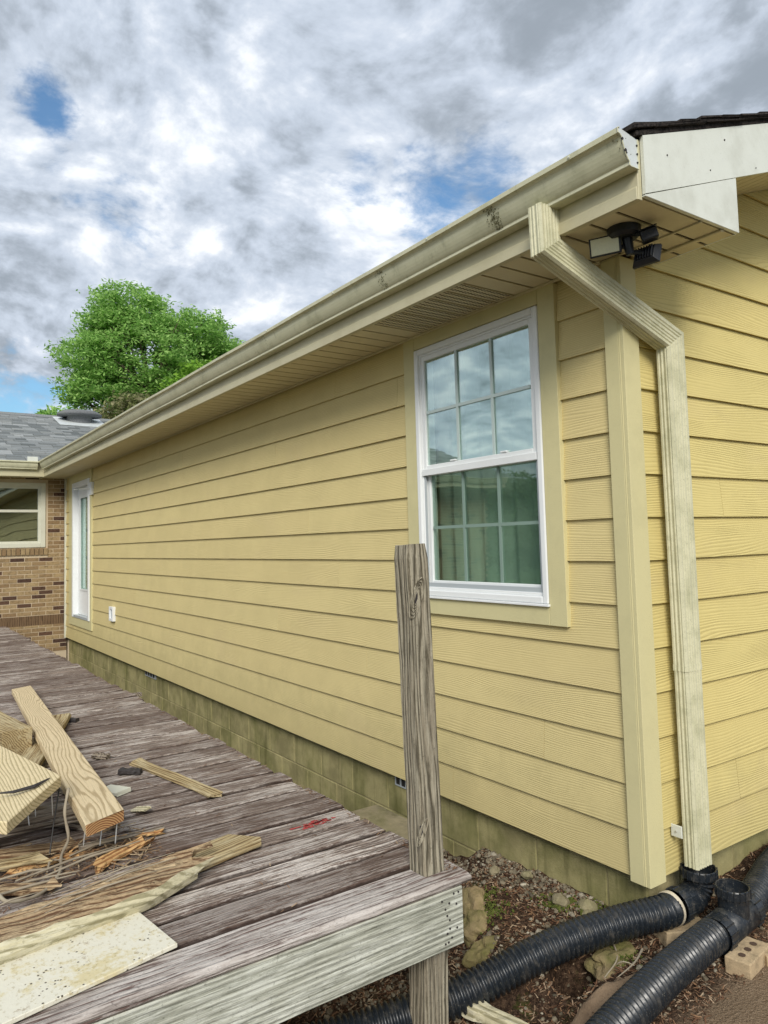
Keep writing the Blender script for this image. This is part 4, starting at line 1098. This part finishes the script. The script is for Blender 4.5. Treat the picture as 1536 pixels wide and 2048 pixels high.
for i, (a, b) in enumerate(sticks):
    a = Vector(a); b = Vector(b); c = (a + b) / 2 + Vector((random.uniform(-.02, .02), random.uniform(-.02, .02), .006))
    V, F = tube([a, c, b], [.003, .0045, .0015], 6); o = mesh('stick', V, F, M['splinter']); label(o, SLB[i], 'stick', 'dry sticks on the deck')
for i, (a, b, w, h, m_, lab) in enumerate((
    ((-1.20, -2.25, .268), (-1.12, -1.90, .262), .075, .022, 'rot', 'dark rotted slab lying in front of the timber on edge'),
    ((-1.42, -1.93, .272), (-1.20, -1.72, .262), .060, .022, 'grey_wood', 'weathered scrap crossing behind the end of the timber on edge'),
    ((-2.02, -1.86, .285), (-1.60, -1.68, .266), .080, .030, 'grey_wood', 'grey scrap board wedged under the middle of the long fresh board'),
    ((-.90, -2.30, .275), (-.78, -2.02, .268), .055, .020, 'rot', 'small rotted slab beside the rotten timber at the left edge'),
    ((-1.08, -1.79, .262), (-1.02, -1.60, .260), .020, .012, 'orange', 'reddish splinter pointing out from the shade of the fresh board'),
    ((-1.05, -2.40, .30), (-.99, -2.02, .290), .045, .025, 'tan', 'tan lath on top of the dry sticks at the left edge'))):
    o = plank('scrap_board', a, b, w, h, M[m_], seed=90 + i, cham=.006, jit=.004, endj=.014, ends=(.02, -.03)); label(o, lab, 'board')
# drooping old cable and a thin rod hanging from the pile
cb = catmull([(-1.16, -1.90, .448), (-1.10, -1.925, .38), (-1.06, -1.92, .300), (-1.00, -1.955, .268), (-.86, -1.99, .262), (-.74, -2.07, .262), (-.68, -2.17, .29), (-.74, -2.20, .315), (-.84, -2.22, .29)], .012)
V, F = tube(cb, [.0055 + .0008 * math.sin(i * 1.1) for i in range(len(cb))], 8); o = mesh('old_cable', V, F, M['splinter'], smooth=True); label(o, 'grey old cable drooping from the pile onto the deck', 'cable')
V, F = tube([(-1.17, -1.93, .452), (-1.09, -1.965, .35), (-1.05, -1.985, .262)], .0028, 6); o = mesh('thin_rod', V, F, M['dark_metal']); label(o, 'thin dark rod hanging beside the grey cable', 'rod')

# ------------------------------------------------------------------ drain pipes
def corrugated(path, r, name, parent=None, pitch=.0212):
    pts = catmull(path, pitch / 6); rad = []
    for i in range(len(pts)):
        ph = (i % 6) / 6
        rad.append(r - (.0 if ph < .17 else .0006 if ph < .34 else .0105 if ph < .5 else .0120 if ph < .67 else .0105 if ph < .84 else .0008))
    V, F = tube(pts, rad, 30); return V, F
PR = .0605
P1 = thing('drain_pipe', 'black corrugated drain pipe running from the downspout elbow under the deck', 'pipe', (.08, .1, -.19))
path1 = [(.083, .030, -.088), (.078, -.03, -.089), (.012, -.180, -.104), (-.062, -.385, -.132), (-.110, -.569, -.165), (-.146, -.702, -.200), (-.189, -.850, -.235), (-.254, -1.028, -.262), (-.310, -1.199, -.280), (-.44, -1.6, -.29)]
V, F = corrugated(path1, PR, 'pipe'); o = mesh('pipe', V, F, M['plastic'], P1, None, True)
# elbow
arc = [(.089, .206, .016), (.089, .206, .0), (.089, .205, -.018)]; rr_ = .070
for i in range(1, 13):
    a = i / 12 * math.pi / 2; arc.append((.089 - .006 * i / 12, .205 - rr_ * (1 - math.cos(a)), -.018 - rr_ * math.sin(a)))
arc += [(.083, .09, -.088), (.083, .055, -.088)]
erad = [PR + .005, PR + .004, PR + .001] + [PR - .006 + (.004 if i % 2 else -.001) for i in range(12)] + [PR - .002] * 2
V, F = tube(arc, erad, 32, False); o = mesh('elbow', V, F, M['plastic'], P1, None, False); so_ = o.modifiers.new('thick', 'SOLIDIFY'); so_.thickness = .004; so_.offset = -1
def collar(c, d, r, L, name, parent, m, ribs=12, inner=True, thick=.004):
    d = Vector(d).normalized(); c = Vector(c); a = c - d * L / 2; b = c + d * L / 2
    V, F = tube([a, a + d * .004, b - d * .004, b], [r, r + .002, r + .002, r], 36, False); bm_ = MB().add(V, F)
    u = d.orthogonal().normalized(); v = d.cross(u)
    for i in range(ribs):
        t_ = 6.2832 * i / ribs; p = (u * math.cos(t_) + v * math.sin(t_)) * (r + .002)
        V, F = tube([a + p, b + p], .0028, 5); bm_.add(V, F)
    o = bm_.obj(name, m, parent); s = o.modifiers.new('thick', 'SOLIDIFY'); s.thickness = thick; s.offset = -1; return o
collar((.089, .206, .004), (0, 0, 1), PR + .006, .036, 'mouth_collar', P1, M['plastic'], 18)
collar((.083, .066, -.088), (0, 1, .0), PR + .001, .042, 'coupling', P1, M['plastic'], 14)
V, F = tube([(.082, .030, -.0885), (.082, .028, -.0885), (.081, .010, -.0885), (.081, .008, -.0885)], [PR, PR + .0025, PR + .0025, PR], 36, False); o = mesh('tape_band', V, F, M['tape'], P1)
P2 = thing('drain_pipe', 'black corrugated drain pipe with an open tee, nearest the camera on bare dirt', 'pipe', (.25, 0, -.2))
path2 = [(.02, 1.9, -.045), (.055, 1.25, -.070), (.075, .95, -.090), (.107, .72, -.108), (.148, .56, -.116), (.208, .34, -.122), (.232, .16, -.125), (.258, -.10, -.128), (.284, -.33, -.134), (.316, -.57, -.148), (.345, -.75, -.160), (.42, -1.15, -.17)]
V, F = corrugated(path2, PR, 'pipe'); o = mesh('pipe', V, F, M['plastic'], P2, None, True)
tx, ty = .238, .190
dpipe = Vector((.026, -.26, -.003)).normalized()
V, F = tube([(tx, ty, -.10), (tx, ty, -.045), (tx, ty, -.018), (tx, ty, -.0)], [.055, .055, .059, .060], 32, False); o = mesh('tee_stub', V, F, M['plastic'], P2, None, False); s = o.modifiers.new('thick', 'SOLIDIFY'); s.thickness = .004
collar((tx, ty, -.012), (0, 0, 1), .060, .036, 'tee_mouth', P2, M['plastic'], 18)
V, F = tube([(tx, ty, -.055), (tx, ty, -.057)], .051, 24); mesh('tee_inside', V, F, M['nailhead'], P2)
collar(Vector((tx, ty, -.124)) + dpipe * .125, dpipe, PR + .001, .055, 'coupling', P2, M['plastic'], 14)
collar(Vector((tx, ty, -.124)) - dpipe * .115 + Vector((-.004, 0, 0)), dpipe, PR + .001, .050, 'coupling', P2, M['plastic'], 14)
V, F = tube([Vector((tx, ty, -.124)) - dpipe * .10, Vector((tx, ty, -.124)) + dpipe * .10], PR - .001, 32); mesh('tee_body', V, F, M['plastic'], P2, None, True)

# ------------------------------------------------------------------ loose bricks, concrete, stones
def loosebrick(name, c, ang, dims, m, holes, lab, tilt=(0, 0)):
    bm = bmesh.new(); L, w, h = dims
    n = 3 if holes else 0
    o = MB().box((-L / 2, -w / 2, -h), (L / 2, w / 2, 0)).obj(name, m, None, world=T(*c) @ Matrix.Rotation(R(ang), 4, 'Z') @ Matrix.Rotation(R(tilt[0]), 4, 'X') @ Matrix.Rotation(R(tilt[1]), 4, 'Y'))
    bm.free()
    bm = bmesh.new(); bm.from_mesh(o.data); bmesh.ops.subdivide_edges(bm, edges=bm.edges, cuts=5, use_grid_fill=True)
    for v in bm.verts: v.co += Vector((noise.noise(v.co * 40), noise.noise(v.co * 40 + Vector((5, 0, 0))), noise.noise(v.co * 40 + Vector((0, 5, 0))))) * .0022
    bm.to_mesh(o.data); bm.free(); bev(o, .004, 2)
    label(o, lab, 'brick')
    if holes:
        for k in range(3):
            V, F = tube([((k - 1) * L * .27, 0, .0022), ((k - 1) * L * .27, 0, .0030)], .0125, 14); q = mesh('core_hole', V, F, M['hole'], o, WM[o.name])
    return o
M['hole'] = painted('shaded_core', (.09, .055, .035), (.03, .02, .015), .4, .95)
loosebrick('loose_brick', (.338, .100, -.158), 98, (.19, .09, .06), M['brick_loose'], True, 'pale cored brick with three holes, beside the near drain pipe')
loosebrick('loose_brick', (.105, .062, -.150), 66, (.20, .10, .06), M['brick_loose'], False, 'tan brick propping the drain pipe below the elbow', (0, 3))
loosebrick('loose_brick', (.40, .235, -.17), 60, (.19, .09, .055), M['brick_loose'], False, 'pale brick half out of frame behind the cored brick')
o = MB().box((-1.75, -.50, -.40), (-1.20, -.10, -.160)).obj('concrete_slab', M['concrete']); bev(o, .012, 2); label(o, 'mossy concrete slab between the deck end and the foundation', 'slab')
def rock(name, c, r, seed, m, lab=None, cat='rock', flat=.7, group=None, sub=4):
    bm = bmesh.new(); bmesh.ops.create_icosphere(bm, subdivisions=sub, radius=1)
    sd = Vector((seed * 1.7, seed * .9, 0))
    for v in bm.verts:
        d = 1 + .38 * noise.noise(v.co * 1.3 + sd) + .15 * noise.noise(v.co * 3.1 + sd) + .05 * noise.noise(v.co * 8 + sd); v.co = Vector((v.co.x * r[0], v.co.y * r[1], v.co.z * r[2])) * d
    me = bpy.data.meshes.new(name); bm.to_mesh(me); bm.free(); me.materials.append(m)
    o = bpy.data.objects.new(name, me); _link(o, None, T(*c) @ Matrix.Rotation(seed * 1.3, 4, 'Z')); label(o, lab, cat, group); return o
rock('broken_concrete', (-.66, -.335, -.265), (.12, .07, .075), 2, M['ledge'], 'pale broken concrete chunk at the deck end, left of the ledge', 'concrete')
rock('broken_concrete', (-.50, -.43, -.275), (.11, .07, .07), 5, M['ledge'], 'mossy broken concrete chunk in the middle of the ledge', 'concrete')
rock('broken_concrete', (-.36, -.50, -.275), (.10, .06, .06), 8, M['ledge'], 'dark mossy concrete chunk where the ledge meets the drain pipe', 'concrete')
rock('broken_concrete', (.02, -.24, -.23), (.12, .09, .05), 11, M['ledge'], 'mossy lump under the drain pipe above the washed-out hollow', 'concrete')
rk = [((-.60, -.06, -.175), .028, 'rounded grey stone in the gravel close to the block wall'), ((-.735, -.14, -.18), .032, 'whitish stone standing beside the deck end'), ((-.245, -.075, -.175), .042, 'largest greenish stone near the house corner'), ((-.22, -.11, -.185), .026, 'small tan stone in front of the largest greenish stone'), ((-.36, -.11, -.185), .045, 'flat mossy stone half sunk in the wood chips')]
for i, (c, r, l) in enumerate(rk): rock('stone', c, (r, r * .8, r * .6), 20 + i, M['stoneA'] if 'stoneA' in M else M['concrete'], l, 'stone', sub=2)
o = plank('split_timber', (-.225, -.83, -.235), (.14, -.72, -.245), .07, .045, M['rotside'], seed=51, cham=.008, jit=.006, endj=.02, taper=.5); label(o, 'splintered pale timber on the ground beside the deck post', 'timber')
# brown weed cloth
cl = []; cf = []
for i in range(15):
    for j in range(9):
        f = i / 14; h = j / 8; x = .10 + .09 * h + .05 * f; y = -.66 + .36 * f + .03 * math.sin(h * 5)
        cl.append((x, y, gh(x, y) + .012 + .018 * noise.noise(Vector((f * 7, h * 5, 1))) + .010 * noise.noise(Vector((f * 19, h * 14, 4)))))
for i in range(14):
    for j in range(8): a = i * 9 + j; cf.append((a, a + 9, a + 10, a + 1))
M['cloth'] = painted('torn_landscape_cloth', (.25, .175, .11), (.08, .05, .03), .9, .95, bumpd=.006)
o = mesh('torn_cloth', cl, cf, M['cloth'], smooth=True); so_ = o.modifiers.new('thick', 'SOLIDIFY'); so_.thickness = .002; label(o, 'brown torn landscape cloth tucked along the near drain pipe', 'cloth')
roots = [[(-.02, -.20), (.06, -.28), (.10, -.40)], [(.0, -.28), (.09, -.30), (.14, -.26)], [(.04, -.20), (.07, -.33), (.06, -.44)], [(.08, -.16), (.12, -.26), (.13, -.38)]]
RL = ['dry root curving from under the drain pipe to the torn cloth', 'short dry root lying across the others between the two pipes', 'dry root reaching down to the washed-out hollow', 'dry root closest to the near drain pipe']
for i, pts in enumerate(roots):
    c = catmull([(x, y, gh(x, y) + .012 + .01 * (k % 2)) for k, (x, y) in enumerate(pts)], .02)
    V, F = tube(c, [.004 * (1 - .6 * k / len(c)) for k in range(len(c))], 6); o = mesh('root', V, F, M['splinter']); label(o, RL[i], 'root', 'dry roots between the pipes')

def scatter(name, n, fn, m, shape, lab, cat, seed):
    rng = np.random.RandomState(seed); V = []; F = []; base_v, base_f = shape
    bv = np.array(base_v, float); k = 0
    for _ in range(n * 4):
        if k >= n: break
        r = fn(rng)
        if r is None: continue
        x, y, z, s, sq = r
        e = rng.uniform(-1, 1, 3) * [sq, sq, math.pi]; Rm = np.array(Euler(e).to_matrix())
        jit = 1 + rng.uniform(-.28, .28, bv.shape)
        P = (bv * jit * s) @ Rm.T + [x, y, z]
        n0 = len(V); V += P.tolist(); F += [tuple(i + n0 for i in f) for f in base_f]; k += 1
    o = mesh(name, V, F, m); o['kind'] = 'stuff'; label(o, lab, cat); return o
ico = bmesh.new(); bmesh.ops.create_icosphere(ico, subdivisions=1, radius=1); ICO = ([tuple(v.co) for v in ico.verts], [tuple(v.index for v in f.verts) for f in ico.faces]); ico.free()
CH = ([(-1, -.22, -.08), (1, -.16, -.06), (.8, .22, -.08), (-.9, .18, -.06), (-1, -.2, .08), (.95, -.18, .07), (.85, .2, .09), (-.85, .2, .06)], BF)
def okpos(x, y): return not (x < -.03 and y > .02)
def f_gravel(r):
    if r.rand() < .45: x = r.uniform(-1.5, -.03); y = -abs(r.normal(0, .13)) + .02
    elif r.rand() < .6: x = r.uniform(-.8, -.1); y = r.uniform(-1.2, -.45)
    else: x = r.uniform(-.3, .35); y = r.uniform(-1.2, .5)
    if not okpos(x, y): return None
    s = r.uniform(.003, .010) * (1.8 if r.rand() < .12 else 1); return x, y, gh(x, y) + s * .3, np.array([s, s * .8, s * .6]), .5
scatter('gravel', 3600, f_gravel, M['stones'], ICO, 'mixed small gravel over the soil along the block foundation', 'gravel', 1)
def f_chip(r):
    if r.rand() < .75: x = r.uniform(-1.3, .42); y = r.uniform(-1.5, .35)
    else: x = r.uniform(-.03, .7); y = r.uniform(.2, 2.2)
    if not okpos(x, y): return None
    if x + .12 * y > .37 and r.rand() < .93 and y < .3: return None
    s = r.uniform(.003, .013); return x, y, gh(x, y) + r.uniform(.001, .006), np.array([s, s * .9, s * .8]), .5
scatter('wood_chips', 26000, f_chip, M['chips'], CH, 'dark reddish wood chips and bark litter covering the soil', 'mulch', 2)
def f_moss(r):
    c = [(-.36, -.12), (-.2, -.06), (.02, -.26), (-.5, -.4), (-.62, -.33), (-.14, -.02)][r.randint(6)]
    x = c[0] + r.normal(0, .045); y = c[1] + r.normal(0, .04)
    if not okpos(x, y): return None
    s = r.uniform(.002, .006); return x, y, gh(x, y) + s + .004, np.array([s, s, s]), 1.
scatter('moss', 1500, f_moss, M['moss'], ICO, 'green moss tufts on the concrete ledge and stones', 'moss', 3)
def f_lit(r):
    if r.rand() < .6: x = -.95 + r.normal(0, .10); y = r.uniform(-2.35, -1.62)
    elif r.rand() < .6: x = -r.rand() ** 1.5 * 9 - .1; y = -.885 - abs(r.normal(0, .02))
    else: x = -r.rand() ** 1.3 * 4 - .2; y = r.uniform(-2.3, -1.)
    s = r.uniform(.002, .010); return x, y, DZ + r.uniform(.001, .006), np.array([s, s * .8, s * .6]), .35
scatter('deck_litter', 2600, f_lit, M['chips'], CH, 'crumbled wood litter spread on the deck around the pile', 'litter', 4)

def f_shard(r):
    x = -1.0 + r.normal(0, .11); y = r.uniform(-2.35, -1.66)
    if x > -.70: return None
    s = r.uniform(.012, .045); return x, y, DZ + r.uniform(.006, .022), np.array([s, s * .35, s * .35]), .28
scatter('wood_shards', 330, f_shard, isl('wood_shard', [(.10, .055, .03), (.34, .22, .12), (.50, .40, .26), (.22, .12, .06), (.40, .30, .20)]), CH, 'jagged shards of rotten wood heaped between the boards', 'shards', 6)
# ------------------------------------------------------------------ trees
def tree(name, lab, base, lobes, m, nclump, leaf=.16, trunk_r=.25, group=None, seed=0, per=26, spread=.42, sparse=0.):
    rng = np.random.RandomState(seed)
    tr = thing(name, lab, 'tree', base, group)
    b = Vector(base); wood_ = MB()
    topc = Vector(np.mean([l[0] for l in lobes], axis=0).tolist())
    fork = b.lerp(topc, .62); fork.x = b.x + (fork.x - b.x) * .3
    wood_.add(*tube([b, b.lerp(fork, .5) + Vector((.1, .1, 0)), fork], [trunk_r * 1.25, trunk_r, trunk_r * .8], 10))
    anchors = []
    for c, r in lobes:
        c = Vector(c); nr = lambda: float(np.clip(rng.normal(), -1.1, 1.1))
        for q in range(7):
            e = c + Vector((nr() * r[0] * .5, nr() * r[1] * .5, nr() * r[2] * .45))
            md = fork.lerp(e, .5) + Vector((rng.normal() * .3, rng.normal() * .3, .3)); s0 = fork.lerp(b, rng.uniform(0, .25))
            wood_.add(*tube([s0, md, e], [trunk_r * .42, trunk_r * .22, trunk_r * .05], 6)); anchors.append((md, e))
            for w_ in range(3):
                e2 = e + Vector((nr() * r[0] * .25, nr() * r[1] * .25, nr() * r[2] * .25)); wood_.add(*tube([e.lerp(md, rng.uniform(0, .5)), e2], [trunk_r * .10, trunk_r * .03], 5))
    o = wood_.obj('trunk', M['bark'], tr)
    wsum = np.array([l[1][0] * l[1][1] * l[1][2] for l in lobes]) ** .67; wsum /= wsum.sum()
    V = []; F = []
    for _ in range(nclump):
        li = rng.choice(len(lobes), p=wsum); c, r = lobes[li]
        d = rng.normal(size=3); d /= np.linalg.norm(d); rad = rng.uniform(.25, 1.0) ** .5
        rad *= 1 + .30 * noise.noise(Vector((d * 2.6 + li).tolist())) + .10 * noise.noise(Vector((d * 7 + li).tolist()))
        p = np.array(c) + d * np.array(r) * rad
        if sparse and noise.noise(Vector((p * [1.1, 1.1, 1.8]).tolist())) < sparse - .35: continue
        k = per
        q = p + rng.normal(size=(k, 3)) * spread * np.array([1, 1, .42])
        a = rng.normal(size=(k, 3)); a[:, 2] *= .45; a /= np.linalg.norm(a, axis=1)[:, None]
        up = rng.normal(size=(k, 3)) * .55 + [0, 0, 1.]; bb = np.cross(up, a); bb /= np.linalg.norm(bb, axis=1)[:, None]
        s = leaf * rng.uniform(.6, 1.25, size=(k, 1))
        n0 = len(V)
        A = q - a * s; B = q + bb * s * .42 - [0, 0, .02]; C_ = q + a * s - [0, 0, .03]; D2 = q - bb * s * .42 - [0, 0, .02]
        V += np.stack([A, B, C_, D2], 1).reshape(-1, 3).tolist(); F += [(n0 + 4 * i, n0 + 4 * i + 1, n0 + 4 * i + 2, n0 + 4 * i + 3) for i in range(k)]
    c = mesh('crown', V, F, m, tr); return tr
tree('broadleaf_tree', 'large bright green broadleaf tree rising behind the grey roof', (-31.6, 7.7, -.3),
     [((-31.2, 12.2, 10.7), (1.0, .9, .7)), ((-31.6, 7.7, 10.0), (3.0, 2.9, 2.5)), ((-31.3, 5.3, 9.6), (2.0, 1.7, 1.5)), ((-31.6, 6.8, 12.0), (2.0, 1.9, 1.25)), ((-31.4, 9.7, 11.0), (2.2, 2.0, 1.6)), ((-31.2, 11.2, 10.4), (1.7, 1.3, 1.2)), ((-31.4, 6.0, 11.1), (1.7, 1.3, 1.0)), ((-31.0, 8.4, 8.2), (2.2, 2.5, 1.2)), ((-31.0, 5.0, 8.1), (1.5, 1.3, .7))],
     M['leaf'], 4600, .105, .30, seed=1, per=26, spread=.22, sparse=.27)
tree('broadleaf_tree', 'smaller yellow-green tree in front of the large tree, just above the gutter', (-28.2, 9.4, -.3),
     [((-28.2, 9.3, 8.4), (1.2, 1.2, .9)), ((-28.2, 10.2, 8.9), (.9, .8, .8)), ((-28.4, 8.2, 7.9), (.6, .5, .75))], M['leaf_y'], 430, .13, .14, seed=2, spread=.24)
tree('flowering_tree', 'low olive-green tree with pale tufts, peeping over the roof ridge', (-27.0, 5.8, -.3),
     [((-27.0, 5.9, 6.55), (1.2, 1.25, .8)), ((-27.0, 4.6, 6.15), (1.0, 1.3, .45)), ((-27, 7.0, 6.7), (1.0, .8, .7))], M['leaf_o'], 420, .10, .12, seed=3, spread=.24)
tree('small_tree', 'sparse dark green sapling at the left end of the roof ridge', (-27.5, 3.2, -.3),
     [((-27.5, 3.2, 6.35), (.5, .75, .35)), ((-27.5, 4.2, 6.2), (.5, .6, .4))], M['leaf'], 90, .11, .08, seed=4, spread=.24)
# the garden opposite, seen only as reflections in the window panes
GL = ['tree of middling height in the garden corner past the end of the deck', 'tallest tree standing behind the garden corner', 'broad tree in the garden, nearest behind the deck', 'lowest tree farthest along the garden edge', 'widest tree in the open garden opposite the window']
for i, (x, y, h, r, m_) in enumerate(((-20, -19, 3.6, 2.6, 'leaf_d'), (-25, -17, 4.6, 3.0, 'leaf_d'), (-15, -23, 4.2, 3.0, 'leaf_d'), (-30, -14, 3.8, 2.8, 'leaf_d'), (-9, -25, 4.8, 3.2, 'leaf_d'))):
    tree('garden_tree', GL[i], (x, y, -.3), [((x, y, h * .55), (r, r, h * .5))], M[m_], 1500, .13, .2, seed=20 + i, per=20, spread=.4)
